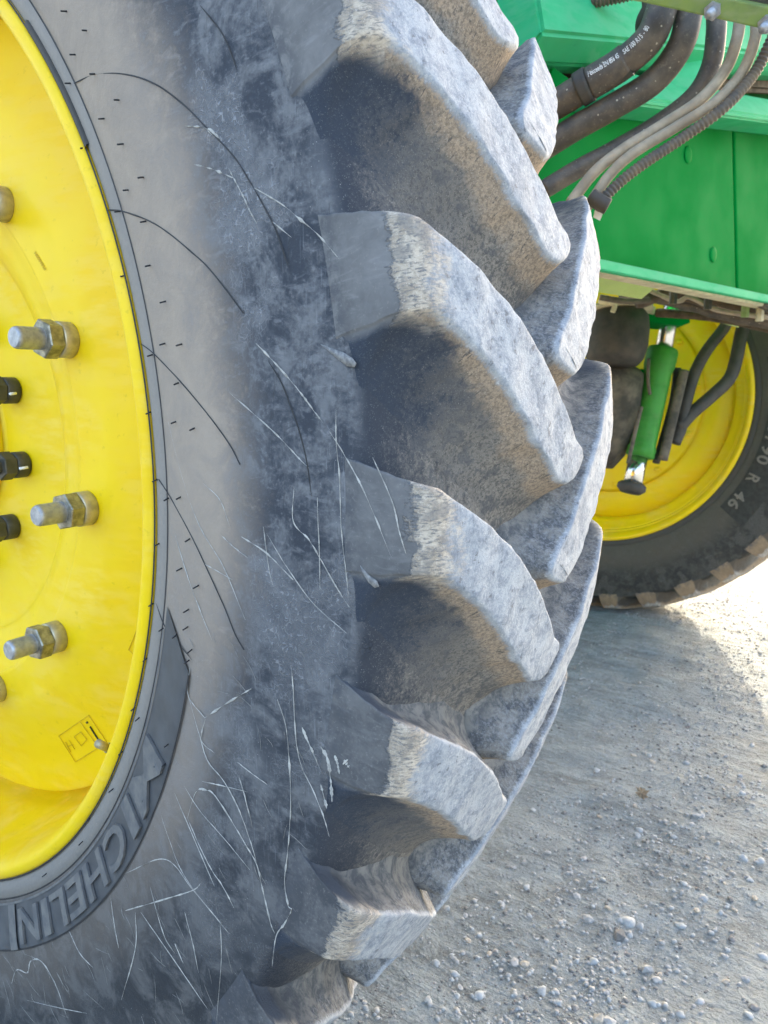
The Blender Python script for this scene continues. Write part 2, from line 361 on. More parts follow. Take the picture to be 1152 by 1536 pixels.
# ---- tyre profile (d = axial, rho = radial, in rim radii); the tread centre lies at d = 0.2725
DC = .2725
SIDE = [(.03, .985), (.004, .994), (0, 1.001), (-.005, 1.008), (-.0105, 1.0345), (-.007, 1.0365), (-.011, 1.0385), (-.014, 1.05), (-.021, 1.075), (-.031, 1.11), (-.039, 1.16), (-.0445, 1.22), (-.047, 1.28), (-.0465, 1.33), (-.0435, 1.365)]
KF = [(-.042, 1.380), (-.042, 1.390), (-.039, 1.400), (-.031, 1.409), (-.016, 1.417), (.022, 1.430), (.08, 1.441), (.15, 1.449), (.22, 1.454), (.275, 1.456), (.345, 1.453)]
KE = [(-.042, 1.380), (-.0445, 1.420), (-.042, 1.456), (-.033, 1.479), (-.010, 1.4935), (.04, 1.507), (.10, 1.517), (.16, 1.5235), (.22, 1.527), (.275, 1.5285), (.345, 1.527)]
def dense(K): return np.array([tuple(v) for v in catmull([(a, b, 0) for a, b in K], 20)])[:, :2]
DF, DE = dense(KF), dense(KE)
def prof(D, ix):
    t = np.clip(ix, 0, 10) * 20; i = np.arange(len(D)); return np.interp(t, i, D[:, 0]), np.interp(t, i, D[:, 1])
EL = np.concatenate([[0], np.cumsum(np.hypot(*np.diff(DE, axis=0).T))])       # arc length along the lug envelope
ix2a = lambda ix: np.interp(np.clip(ix, 0, 10) * 20, np.arange(len(EL)), EL)
a2ix = lambda a: np.interp(a, EL, np.arange(len(EL)) / 20)
full = [(a, b, 0.) for a, b in SIDE] + [(*DF[i], i / 20) for i in range(0, 190, 6)]
full = [p for p in full if p[0] < DC - .004]
full = full + [(DC, 1.456, 9.)] + [(2 * DC - d, r, i) for d, r, i in full[::-1]]
FIX = [p[2] for p in full]; full = [p[:2] for p in full]
NSEG = 396
V, Fc = revolve(full, NSEG)
Pn = np.array(full)
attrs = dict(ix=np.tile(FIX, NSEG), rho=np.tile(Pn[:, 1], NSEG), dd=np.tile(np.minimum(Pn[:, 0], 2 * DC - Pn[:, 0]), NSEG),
             dark_sector=np.repeat([float(np.interp((math.degrees(2 * math.pi * j / NSEG) + 180) % 360 - 180, (-150, -105, -40, 0), (0, 1, 1, 0))) for j in range(NSEG)], len(full)))   # sector of the wheel with darker colour
for i, v in enumerate(V):                                   # slight unevenness
    h = mnoise.noise(Vector(v) * 7) * .0016 + mnoise.noise(Vector(v) * 30) * .0005
    r = math.hypot(v[0], v[2]); f = 1 + (h / r if Pn[i % len(full)][1] > 1.39 else 0)
    V[i] = (v[0] * f, v[1] + (h if Pn[i % len(full)][1] > 1.05 else 0) * (1 if Pn[i % len(full)][0] < DC else -1), v[2] * f)
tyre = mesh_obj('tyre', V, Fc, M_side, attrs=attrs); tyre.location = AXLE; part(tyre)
tyre['label'] = 'large dusty grey tyre with deep chevron lugs beside the studded yellow rim'

# ---- one lug
NL = 33; PITCH = 2 * math.pi / NL
UI = [(0, 12.7), (1, 12.25), (2, 11.85), (3, 11.55), (4, 11.2), (5, 10.05), (6, 8.55), (7, 6.65), (8, 4.55), (9, 2.35), (9.5, 1.35)]
LI = [(0, 7.3), (1, 7.5), (2, 7.7), (3, 7.8), (4, 7.55), (5, 6.35), (6, 4.45), (7, 2.2), (8, .25), (8.5, -.25)]
CAPP = [(9.62, .85), (9.55, .45), (9.35, .1), (9.05, -.15), (8.75, -.28)]
def make_lug(mirror):
    NR = 44
    def samp(T):
        T = np.array([tuple(v) for v in catmull([(ix2a(a), 1.5 * R_(b), 0) for a, b in T], 12)])[:, :2]
        q = np.concatenate([[0], np.cumsum(np.hypot(*np.diff(T, axis=0).T))]); u = np.linspace(0, q[-1], NR)
        return np.c_[np.interp(u, q, T[:, 0]), np.interp(u, q, T[:, 1])]
    U, L = samp(UI), samp(LI)
    cap = np.array([(ix2a(a), 1.5 * R_(b)) for a, b in CAPP])
    out = np.vstack([U, cap, L[::-1]]); n = len(out)
    side = np.concatenate([-np.ones(NR), np.linspace(-.6, .9, len(cap)), np.ones(NR)])
    tg = np.gradient(out, axis=0); nr = np.c_[-tg[:, 1], tg[:, 0]]; nr /= np.linalg.norm(nr, axis=1)[:, None] + 1e-9
    cen = out.mean(0); sgn = np.sign(np.sum(nr * (out - cen), axis=1).sum()); nr *= sgn
    foot = np.clip(ix2a(np.array([2.0]))[0] - out[:, 0], 0, None) > 0
    nr[foot, 0] *= .15; nr /= np.linalg.norm(nr, axis=1)[:, None]
    for _ in range(3):
        k = nr.copy(); k[1:-1] = (nr[:-2] + 2 * nr[1:-1] + nr[2:]) / 4; nr = k / np.linalg.norm(k, axis=1)[:, None]
    bw = np.where(side < 0, .046, .074) + 0 * side
    bw = np.where((side < 0) & (out[:, 0] < ix2a(5.5)), .016, bw)
    bw = np.interp(np.arange(n), np.arange(n), np.convolve(np.pad(bw, 4, 'edge'), np.ones(9) / 9, 'valid'))
    ringdef = [(-.0042, 0, 1.0), (-.0018, 0, .995), (-.0003, 0, .978), (.0008, 0, .945), (.002, 0, .90), (.0, .12, .74), (.0, .22, .58), (0, .34, .42), (0, .47, .27), (0, .6, .16), (0, .74, .08), (0, .88, .03), (0, 1.0, .006), (.012, 1.05, -.03)]
    A, Y, Mm, Sd = [], [], [], []; F_ = []
    for o0, ob, mm in ringdef:
        off = o0 + ob * bw
        jit = np.array([mnoise.noise(Vector((p[0] * 45, p[1] * 45, 3.1))) for p in out]) * .004 * (1 if ob or o0 > 0 else .35)
        q = out + nr * (off + jit)[:, None]
        A.append(q[:, 0]); Y.append(q[:, 1]); Mm.append(np.full(n, mm)); Sd.append(side)
    nring = len(ringdef)
    for r in range(nring - 1):
        for i in range(n - 1): F_.append((r * n + i, r * n + i + 1, (r + 1) * n + i + 1, (r + 1) * n + i))
    base = nring * n; A, Y, Mm, Sd = map(lambda x: list(np.concatenate(x)), (A, Y, Mm, Sd))
    # crown: columns between the inner ring's U and L sides
    NC = 9; idx = np.zeros((NR, NC), int)
    for i in range(NR):
        a, b = i, n - 1 - i
        for c_ in range(NC):
            if c_ == 0: idx[i, c_] = a
            elif c_ == NC - 1: idx[i, c_] = b
            else:
                t = c_ / (NC - 1); idx[i, c_] = len(A)
                A.append(A[a] * (1 - t) + A[b] * t); Y.append(Y[a] * (1 - t) + Y[b] * t); Mm.append(1.0); Sd.append(-1 + 2 * t)
    for i in range(NR - 1):
        for c_ in range(NC - 1): F_.append((idx[i, c_], idx[i + 1, c_], idx[i + 1, c_ + 1], idx[i, c_ + 1])[::-1])
    F_.append(tuple(list(idx[NR - 1]) + list(range(n - 1 - NR, NR - 1, -1))))
    A, Y, Mm, Sd = map(np.array, (A, Y, Mm, Sd)); ix = a2ix(np.clip(A, 0, EL[-1]))
    fd, fr = prof(DF, ix); ed, er = prof(DE, ix)
    d = fd + Mm * (ed - fd); rh = fr + Mm * (er - fr); th = Y / 1.5
    sink = np.where(Mm < 0, .004, 0) ; rh = rh - sink * (ix > 1); d = d + np.clip(1 - ix / 2.2, 0, 1) * (.006 * (1 - np.clip(Mm, 0, 1)) - .0012 * (Mm > .9))
    if mirror: d = 2 * DC - d
    V = []
    for i in range(len(A)):
        p = pol(rh[i], th[i], d[i]); q = Vector((A[i] * 22, Y[i] * 22, 8.3))
        if Mm[i] > .05 and ix[i] > .6:
            p += p.normalized() * (mnoise.noise(q) * .0022 + mnoise.noise(q * 4.1) * .0009) * (1 if ix[i] > 2.6 else .35)
        V.append(p)
    if mirror: F_ = [f[::-1] for f in F_]
    F_ = [tuple(int(a) for a in f) for f in F_]
    me = bpy.data.meshes.new('tread_lug'); me.from_pydata([tuple(v) for v in V], [], F_)
    me.polygons.foreach_set('use_smooth', [True] * len(me.polygons))
    for k, v in dict(m=Mm, side=Sd, ix=ix).items():
        a = me.attributes.new(k, 'FLOAT', 'POINT'); a.data.foreach_set('value', np.asarray(v, 'f'))
    a = me.attributes.new('luv', 'FLOAT_VECTOR', 'POINT')
    a.data.foreach_set('vector', np.c_[A * S, Y * S, np.zeros(len(A))].astype('f').ravel())
    bm = bmesh.new(); bm.from_mesh(me); bmesh.ops.recalc_face_normals(bm, faces=bm.faces)
    f0 = max(bm.faces, key=lambda f: f.calc_center_median().xz.length); 
    if f0.normal.dot(Vector((f0.calc_center_median().x, 0, f0.calc_center_median().z))) < 0: bmesh.ops.reverse_faces(bm, faces=bm.faces)
    bm.to_mesh(me); bm.free()
    me.materials.append(M_lug); return me
LUG = [make_lug(False), make_lug(True)]
def add_lugs(ty, mat=None):
    for k in range(NL):
        for sd_ in (0, 1):
            o = bpy.data.objects.new('tread_lug', LUG[sd_]); col.objects.link(o); o.parent = ty
            o.rotation_euler = (0, -(k + .5 * sd_) * PITCH, 0)
            o['dust_tone'] = float(np.interp((k * 360 / NL + 180) % 360 - 180, (-150, -105, -32, -14, 5), (1, .08, .12, .55, 1)))     # low values darken the side faces in this sector
            if mat: o['dust_tone'] = 1.0; o.material_slots[0].link = 'OBJECT'; o.material_slots[0].material = mat
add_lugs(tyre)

# ---- points on the near sidewall
SRH = np.array([p[1] for p in SIDE[2:]] + [1.38, 1.42, 1.456, 1.479]); SDD = np.array([p[0] for p in SIDE[2:]] + [-.043, -.0455, -.0435, -.035])
def on_tyre(px, py, lift=.0):
    v = ray(px, py); d = -.04
    for _ in range(12):
        P = CAM + v * ((AXLE.y + d * S - CAM.y) / v.y) - AXLE
        d = float(np.interp(math.hypot(P.x, P.z) / S, SRH, SDD)) - lift / S
    return P
def ribbon(pxs, width, lift=.0008, n=6, taper=True, wob=.25, raw=False):
    pts = catmull([(x, y, 0) for x, y in pxs], n); L = [on_tyre(p.x, p.y, .0004) for p in pts]; V = []; Fc = []
    k = len(L); sdw = random.random() * 50
    for i, p in enumerate(L):
        t = (L[min(i + 1, k - 1)] - L[max(i - 1, 0)]).normalized(); nrm = Vector((0, -1, 0)); b = t.cross(nrm).normalized()
        e = 1.0 if not taper else min(1, .25 + 5 * min(i, k - 1 - i) / k)
        w_ = width * e * (1 + wob * 2 * mnoise.noise(Vector((i * .5, sdw, 0))))
        if taper and wob > .3: w_ *= min(1, max(.03, .62 + 1.7 * mnoise.noise(Vector((i * .21, sdw, 4)))))
        V += [p - b * w_ / 2, p + nrm * lift * e, p + b * w_ / 2]
    for i in range(k - 1):
        a = 3 * i; Fc += [(a, a + 3, a + 4, a + 1), (a + 1, a + 4, a + 5, a + 2)]
    return V, Fc
def merge(parts_):
    V = []; Fc = []
    for v, f in parts_:
        o = len(V); V += list(v); Fc += [tuple(i + o for i in q) for q in f]
    return V, Fc
# mould lines curling out from the bead
arcs = [[(111, 125), (139, 113), (174, 110), (208, 116), (236, 128), (258, 143), (283, 164), (308, 190), (333, 215), (356, 242), (378, 278)],
        [(163, 315), (184, 317), (225, 332), (256, 352), (287, 378), (311, 400), (340, 436), (365, 470)],
        [(212, 516), (232, 532), (272, 574), (315, 626), (345, 668), (360, 697)],
        [(238, 719), (256, 747), (288, 806), (312, 857), (337, 912), (352, 950), (366, 975)],
        [(234, 905), (248, 941), (270, 968), (288, 990)],
        [(300, 8), (330, 45), (345, 75), (355, 105)], [(378, 278), (394, 306), (411, 339), (422, 369), (434, 405)],
        [(402, 541), (422, 574), (435, 608), (449, 647), (460, 692), (467, 744)]]
for i, a in enumerate(arcs):
    v, f = ribbon(a, .0012 if i < 5 else .0013, .0006, taper=i > 3, wob=.1)
    mesh_obj('mould_line', v, f, M_mouldline, tyre)
# the thin groove that runs round the bead
v, f = revolve([(-.0108, 1.0352), (-.0113, 1.0366), (-.0112, 1.0380)], 260); mesh_obj('bead_line', v, f, M_mouldline, tyre)
v, f = revolve([(-.0035, .9985), (-.0058, 1.0), (-.0045, 1.002)], 260); mesh_obj('bead_seat_line', v, f, M_mouldline, tyre)
v, f = revolve([(.0, .996), (-.0085, 1.003), (-.0095, 1.011), (-.004, 1.0125)], 30, R_(27), R_(40), False); mesh_obj('bead_gap_strip', v, f, M_black, tyre)  # black strip painted in for the dark gap between rim and tyre
# moulding whiskers
wh = [(101, 17), (132, 46), (114, 82), (144, 111), (106, 125), (179, 150), (157, 178), (185, 216), (215, 266), (192, 285), (180, 317), (219, 332), (225, 398), (249, 452), (128, 222), (189, 413), (248, 515), (273, 516), (229, 532), (268, 574), (265, 632), (292, 642), (253, 747), (272, 745), (285, 808), (273, 852), (298, 878), (283, 914), (226, 618), (236, 719), (239, 815), (245, 942), (230, 905), (282, 940), (265, 952), (288, 974), (284, 990), (221, 987), (203, 1061), (209, 1076), (184, 1127), (170, 1183), (135, 1227), (254, 1115), (250, 1144), (124, 1262), (70, 1310)]
ps = []
for x, y in wh:
    p = on_tyre(x, y); q = p + Vector((random.uniform(-.001, .001), -.0055, -.0016)); ps.append(tube([p, q], .0007, 5))
v, f = merge(ps); tag(mesh_obj('rubber_whiskers', v, f, M_mouldline, tyre), kind='stuff')
# dried mud splashes
streaks = [([(289, 246), (319, 254), (350, 267)], 4), ([(342, 251), (351, 268), (367, 299), (375, 317), (385, 335)], 2.6), ([(382, 282), (422, 306), (450, 329), (478, 353), (510, 390)], 3.2), ([(408, 332), (437, 356)], 2.5), ([(278, 189), (308, 192), (330, 208)], 5),
 ([(384, 515), (411, 543), (442, 578), (467, 611), (485, 635)], 3), ([(494, 647), (514, 678), (539, 723), (560, 769), (587, 836)], 3), ([(344, 589), (390, 629), (422, 659), (447, 686), (463, 702)], 2.6), ([(504, 613), (504, 658), (509, 714), (512, 793), (518, 850), (524, 905)], 2.4), ([(441, 730), (440, 782), (463, 809), (481, 839), (503, 878), (524, 911)], 3), ([(476, 746), (477, 782), (479, 827), (480, 885)], 2.2), ([(559, 686), (588, 752), (599, 798), (609, 831)], 3.2), ([(400, 800), (430, 850), (470, 905), (520, 950)], 2), ([(362, 805), (400, 830), (440, 870)], 3.5), ([(395, 790), (403, 850), (410, 880)], 1.8),
 ([(285, 1000), (282, 1042), (307, 1077)], 3.2), ([(307, 1077), (340, 1055), (377, 1033)], 4), ([(308, 1078), (302, 1110), (322, 1130)], 3), ([(282, 1042), (299, 1102), (312, 1142), (336, 1172), (359, 1216), (375, 1260), (385, 1294)], 3), ([(281, 1227), (294, 1188), (309, 1185), (322, 1193), (346, 1229), (369, 1268), (385, 1297), (395, 1339), (406, 1385), (412, 1400)], 4.2), ([(281, 1227), (299, 1268), (316, 1302), (335, 1331), (351, 1362)], 3), ([(437, 1000), (440, 1039), (444, 1109), (453, 1151), (468, 1182), (484, 1221), (494, 1255)], 2.6), ([(416, 1049), (429, 1091), (434, 1146), (436, 1208), (432, 1273), (427, 1320), (432, 1357), (437, 1365), (427, 1385), (414, 1405), (408, 1450)], 3.6), ([(188, 1366), (250, 1348), (290, 1335), (302, 1324)], 4.5), ([(188, 1310), (248, 1289), (290, 1335), (344, 1401)], 3.4), ([(238, 1210), (253, 1256), (277, 1314), (331, 1384)], 2.4), ([(303, 1172), (335, 1179), (372, 1188)], 2.5), ([(356, 1143), (375, 1158), (401, 1177)], 2.6), ([(358, 1164), (366, 1190), (375, 1227)], 2.2), ([(277, 1180), (300, 1216), (340, 1262), (375, 1305)], 1.6), ([(262, 1190), (292, 1260), (322, 1330)], 1.6),
 ([(453, 1091), (460, 1108), (470, 1130), (481, 1156)], 5), ([(481, 1120), (491, 1138), (496, 1170), (498, 1203)], 6), ([(502, 1133), (506, 1145), (509, 1161)], 8), ([(481, 1177), (486, 1195), (490, 1213)], 5), ([(516, 1140), (520, 1146), (524, 1152)], 10),
 ([(17, 1476), (25, 1455), (41, 1459), (46, 1442), (62, 1442), (83, 1476), (99, 1521)], 4), ([(166, 1347), (172, 1390), (178, 1422)], 3), ([(203, 1368), (203, 1422), (182, 1500)], 2.6), ([(211, 1368), (257, 1434), (311, 1513)], 2.2), ([(277, 1368), (288, 1410), (298, 1459)], 3), ([(262, 1415), (275, 1445)], 4), ([(103, 1395), (120, 1430), (140, 1452)], 3), ([(225, 1330), (245, 1400), (262, 1430)], 2.4), ([(40, 1500), (90, 1512), (130, 1520)], 2), ([(330, 1380), (332, 1440), (325, 1530)], 2),
 ([(252, 632), (275, 720), (300, 790), (335, 850), (368, 930)], 1.8), ([(305, 725), (330, 750), (345, 790)], 1.6), ([(332, 803), (350, 820), (372, 837)], 3), ([(262, 800), (280, 860), (300, 915), (318, 960)], 1.8), ([(305, 845), (325, 856), (349, 870)], 1.8)]
ps = [ribbon(a, w_ * .0005, .0005, n=14, wob=.4) for a, w_ in streaks]
ps2 = []
for _ in range(110):
    a = random.uniform(-70, -8); r0 = random.uniform(1.12, 1.36); p0 = AXLE + pol(r0, R_(a), -.04)
    q = MROT.transposed() @ (p0 - CAM); x, y = 576 + F_PX * q.x / q.z, 768 + F_PX * q.y / q.z
    if y < 700: continue
    ln = random.uniform(8, 46); an = R_(random.gauss(62, 16))
    ps2.append(ribbon([(x, y), (x + ln * .5 * math.cos(an) + random.uniform(-2, 2), y + ln * .5 * math.sin(an)), (x + ln * math.cos(an), y + ln * math.sin(an))], random.uniform(.3, .8) * .001, .0003, n=10, wob=.4))
v, f = merge(ps); tag(mesh_obj('mud_splashes', v, f, M_streak, tyre), kind='stuff')
v, f = merge(ps2); tag(mesh_obj('mud_flecks', v, f, m_simple('thin_mud_fleck', (.26, .25, .235), .85, var=.4, scale=170), tyre), kind='stuff')
# drop-shaped splashes and oval mould marks on the shoulder blocks
def blob(poly, name, mat, lift):
    P = [on_tyre(x, y, lift) for x, y in poly]; c_ = sum(P, Vector()) / len(P) + Vector((0, -lift * .3, 0)); n = len(P)
    Pb = [p + Vector((0, lift * 2, 0)) for p in P]
    mesh_obj(name, P + [c_] + Pb, [(i, (i + 1) % n, n) for i in range(n)] + [(i, n + 1 + i, n + 1 + (i + 1) % n, (i + 1) % n) for i in range(n)], mat, tyre)
blob([(480, 516), (496, 522), (515, 529), (528, 537), (534, 545), (531, 551), (520, 549), (508, 540), (494, 528)], 'mud_splash', M_splash, .0003)
blob([(540, 848), (552, 862), (565, 872), (568, 880), (562, 882), (553, 874), (544, 860)], 'mud_splash', M_splash, .0003)

# ---- raised lettering in its panel
thp0, thp1 = -15.2, -75.0
def band(name, r0, r1, a0, a1, mat, parent, lift, n=60, dfun=None, skew=0):
    V = []; Fc = []
    for i in range(n + 1):
        for j in range(9):
            t = j / 8; r = r0 + (r1 - r0) * t; a = a0 + (a1 - a0) * i / n + skew * (1 - t) * (1 - i / n)
            d = float(np.interp(r, SRH, SDD)) - lift / S
            V.append(pol(r, R_(a), d if dfun is None else dfun(d)))
    for i in range(n):
        for j in range(8): Fc.append((i * 9 + j, i * 9 + j + 1, i * 9 + j + 10, i * 9 + j + 9))
    return mesh_obj(name, V, Fc, mat, parent)
band('lettering_panel', 1.047, 1.127, -14.3, thp1, M_panel, tyre, .0012, skew=3.4)
for r0, r1 in ((1.0425, 1.0465), (1.1275, 1.1305)): band('panel_edge', r0, r1, -13.0 if r0 < 1.1 else -14.5, thp1, M_mouldline if r0 > 1.1 else M_letter, tyre, .002 if r0 < 1.1 else .0012)
def letter(ch, a_c, wdeg, parent, mat, r0=1.056, r1=1.118, h=.0028, mirror=False, name='raised_letter', base=lambda d: d, inward=False):
    me = text_mesh(ch, 1.0, .5, .018)
    bm = bmesh.new(); bm.from_mesh(me); bmesh.ops.triangulate(bm, faces=bm.faces); bmesh.ops.subdivide_edges(bm, edges=bm.edges, cuts=2); bm.to_mesh(me); bm.free()
    co = np.array([tuple(v.co) for v in me.vertices]); lo, hi = co.min(0), co.max(0); u = (co - lo) / (hi - lo)
    # subdivide-free: letters are small, so bending their vertices is enough
    for i, v in enumerate(me.vertices):
        a = a_c + (wdeg / 2) * (1 - 2 * u[i, 0]) * (1 if not mirror else -1); r = r0 + (r1 - r0) * (u[i, 1] if not inward else 1 - u[i, 1])
        d = float(np.interp(r, SRH, SDD)) - (.0018 + h * u[i, 2]) / S
        v.co = pol(r, R_(a), base(d))
    me.name = name; me.materials.clear(); me.materials.append(mat)
    return link(name, me, parent)
for ch, a, w_ in zip('MICHELIN', (-26.2, -31.2, -35.6, -41.0, -46.0, -50.2, -53.2, -57.4), (6.4, 1.7, 4.4, 4.4, 3.7, 3.4, 1.5, 4.6)):
    letter(ch, a, w_, tyre, M_letter)
band('panel_rib', 1.046, 1.127, -60.6, -62.2, M_letter, tyre, .0035, n=4)

# ---- rim
rimp = [(.02, 1.0), (.002, .9995), (-.006, .995), (-.0095, .986), (-.008, .977), (0, .969), (.014, .962), (.04, .955), (.10, .948), (.16, .94), (.2, .935), (.25, .928), (.28, .89), (.30, .862), (.37, .862), (.41, .90), (.44, .925), (.445, .932), (.47, .938), (.475, .946), (.5, .95), (.53, .960), (.546, .969), (.5535, .977), (.5545, .986), (.551, .995), (.543, .9995), (.525, 1.0)]
rp = [tuple(v)[:2] for v in catmull([(a, b, 0) for a, b in rimp], 3)]
v, f = revolve(rp, 240); rim = mesh_obj('rim', v, f, M_yellow); rim.location = AXLE; part(rim)
rim['label'] = 'yellow rim with a ring of long wheel studs'
disc = [(.25, .898), (.228, .905), (.222, .900), (.214, .87), (.201, .82), (.184, .775), (.165, .725), (.153, .685), (.150, .655), (.150, .592), (.152, .584), (.157, .579), (.158, .572), (.163, .55), (.168, .52), (.185, .485), (.2, .46), (.2, .25), (.19, .235), (.16, .225), (.15, .21), (.15, .15), (.14, .13), (.136, .0)]
dp = [tuple(v)[:2] for v in catmull([(a, b, 0) for a, b in disc], 3)]
dpb = [(a + .022, max(b, .0)) for a, b in dp[::-1] if b < .9]
v, f = revolve(dp + dpb, 200); DISC = mesh_obj('wheel_disc', v, f, M_yellow, rim)
def cylv(r0, r1, y0, y1, n=24, hexa=False, bev=.0):
    """stepped cylinder along -Y at the origin -> verts, faces"""
    k = 6 if hexa else n; V = []; Fc = []
    rings = [(r0 * .92, y0), (r0, y0 - bev), (r1, y1 + bev), (r1 * (.92 if not hexa else .94), y1)]
    for r, y in rings:
        for i in range(k):
            a = 2 * math.pi * (i + (.25 if hexa else 0)) / k; V.append((r * math.cos(a), y, r * math.sin(a)))
    for j in range(3):
        for i in range(k): Fc.append((j * k + i, (j + 1) * k + i, (j + 1) * k + (i + 1) % k, j * k + (i + 1) % k))
    Fc.append(tuple(range(k))); Fc.append(tuple(3 * k + i for i in range(k - 1, -1, -1))); return V, Fc
def thread(r, y0, y1, n=20):
    V = []; Fc = []; ys = np.arange(y0, y1, -.0011); k = len(ys)
    for j, y in enumerate(list(ys) + [y1]):
        rr = r * (1 - .035 * (j % 2)) if j < k - 3 else r * (.97 - .05 * (j - k + 3))
        for i in range(n): a = 2 * math.pi * i / n; V.append((rr * math.cos(a), y, rr * math.sin(a)))
    for j in range(k):
        for i in range(n): Fc.append((j * n + i, (j + 1) * n + i, (j + 1) * n + (i + 1) % n, j * n + (i + 1) % n))
    Fc.append(tuple(k * n + i for i in range(n - 1, -1, -1))); return V, Fc
proto = {}
def hardware(rim_, n, phase, rho, d0, names, mats, dims):
    """names/dims: (sleeve, nut, bolt): radius and start/end depth (metres outward from the disc)"""
    meshes = []
    for nm, mt, (kind, r, a, b) in zip(names, mats, dims):
        v, f = thread(r, -a, -b) if kind == 'thread' else cylv(r, r, -a, -b, 28, kind == 'hex', .0015)
        me = bpy.data.meshes.new(nm); me.from_pydata(v, [], f); me.materials.append(mt)
        bm = bmesh.new(); bm.from_mesh(me); bmesh.ops.recalc_face_normals(bm, faces=bm.faces); bm.to_mesh(me); bm.free()
        if kind != 'hex':
            me.polygons.foreach_set('use_smooth', [len(p.vertices) == 4 for p in me.polygons])
        meshes.append(me)
    for k in range(n):
        a = R_(phase) + 2 * math.pi * k / n
        for nm, me in zip(names, meshes):
            o = link(nm, me, rim_, pol(rho, a, d0)); o.rotation_euler = (0, random.uniform(0, 6.28), 0)
W12 = ('stud_sleeve', 'wheel_nut', 'wheel_stud')
hardware(rim, 12, 19.3, .618, .151, W12, (M_sleeve, M_nut, M_zinc), (('cyl', .0205, 0, .0185), ('hex', .0222, .0185, .0365), ('thread', .0125, .0365, .068)))
hardware(rim, 12, 20.3, .312, .2, ('hub_sleeve', 'hub_nut', 'hub_stud'), (M_boltblk, M_boltblk, M_boltblk), (('cyl', .0175, 0, .0185), ('hex', .0188, .0185, .036), ('thread', .010, .036, .05)))
# paint tick marks on two hub sleeves
def on_wheel_plane(px, py, d):
    v = ray(px, py); return CAM + v * ((AXLE.y + d * S - CAM.y) / v.y) - AXLE
for (xa, ya, xb, yb) in ((15, 591, 24, 590), (29, 703, 42, 701)):
    a, b = on_wheel_plane(xa, ya, .153), on_wheel_plane(xb, yb, .170); v, f = tube([a, b], .0018, 6); mesh_obj('paint_mark', v, f, M_white, rim)
# valve
a, b = on_wheel_plane(168, 1125, .12), on_wheel_plane(147, 1115, .085)
m_ = a.lerp(b, .35); v, f = tube([a + (a - b) * .8, a, m_], .0062, 6); mesh_obj('valve_base', v, f, M_nut, rim, smooth=False)
v, f = tube([m_, b], .0052, 14); mesh_obj('valve_cap', v, f, M_sleeve, rim)
# stickers: thin film with printed outline
DPr = np.array(disc)
def on_disc(px, py, lift=.0008):
    v = ray(px, py); d = .17
    for _ in range(40):
        P = CAM + v * ((AXLE.y + d * S - CAM.y) / v.y) - AXLE
        dn = float(np.interp(math.hypot(P.x, P.z) / S, DPr[::-1, 1], DPr[::-1, 0])) - lift / S; d = .6 * d + .4 * dn
    return P
def strip_on_disc(pts, wd, mat, name, lift=.0011):
    L = [on_disc(x, y, lift) for x, y in catmull([(x, y, 0) for x, y in pts], 4) for x, y in ((x, y),)] if False else [on_disc(p.x, p.y, lift) for p in catmull([(x, y, 0) for x, y in pts], 4)]
    v, f = tube(L, wd, 5); return (v, f)
frames = [[(88, 1104), (133, 1073)], [(133, 1073), (160, 1113)], [(88, 1104), (113, 1143)], [(113, 1143), (147, 1122)], [(120, 1083), (147, 1120)],
          [(111, 1105), (121, 1098)], [(121, 1098), (130, 1109)], [(130, 1109), (122, 1119)], [(122, 1119), (111, 1105)], [(98, 1113), (106, 1128)], [(103, 1110), (112, 1124)], [(101, 1120), (109, 1117)]]
v, f = merge([strip_on_disc(a, .0005, None, '') for a in frames]); mesh_obj('sticker_print', v, f, M_inkfaint, rim)
v, f = merge([strip_on_disc(a, w_, None, '') for a, w_ in (([(135, 1090), (141, 1100), (149, 1112)], .0011), ([(130, 1083), (131, 1085)], .0016))]); mesh_obj('sticker_print', v, f, M_ink, rim)
frames = [[(224, 890), (216, 915), (205, 945), (193, 975)], [(193, 975), (209, 989)], [(217, 911), (222, 914)], [(213, 950), (217, 935)], [(213, 950), (217, 954)]]
v, f = merge([strip_on_disc(a, .0005, None, '') for a in frames]); mesh_obj('sticker_print', v, f, M_inkfaint, rim)
v, f = merge([strip_on_disc(a, .0007, None, '') for a in ([(214, 962), (209, 963), (207, 969), (204, 975)], [(204, 975), (208, 981), (211, 985)])]); mesh_obj('sticker_print', v, f, M_ink, rim)
# part number stamped in the disc
me = text_mesh('M0084879', 1, .02); co = np.array([tuple(v.co) for v in me.vertices]); lo, hi = co.min(0), co.max(0)
for i, v in enumerate(me.vertices):
    u = (co[i] - lo) / (hi - lo); x = 50.5 + 16 * u[0] - 3.6 * u[1] + 3.6; y = 382 + 26 * u[0] + 3 * u[1] - 5
    v.co = on_disc(x, y, .0005 + .0003 * u[2])
me.materials.append(M_inkfaint); link('stamped_number', me, rim)

# ---- far wheel: the same wheel seen from its inner side
FARC = Vector((.1708 * S, (4.4644 + .5445) * S, 0)) + AXLE
ty2 = bpy.data.objects.new('tyre', tyre.data); col.objects.link(ty2); ty2.location = FARC; ty2.rotation_euler = (0, R_(3), math.pi); part(ty2)
ty2['label'] = 'dark tyre with brown muddy lugs seen from its inner side beyond the chassis'
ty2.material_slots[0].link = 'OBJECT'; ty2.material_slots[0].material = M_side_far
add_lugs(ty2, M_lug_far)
rim2 = bpy.data.objects.new('rim', rim.data); col.objects.link(rim2); rim2.location = FARC; rim2.rotation_euler = (0, R_(9), math.pi); part(rim2)
rim2['label'] = 'yellow inner face of the rim behind the suspension strut'
fd = [(.20, .905), (.215, .9), (.235, .86), (.26, .8), (.27, .74), (.262, .68), (.268, .66), (.275, .64), (.275, .3), (.26, .28), (.26, 0)]
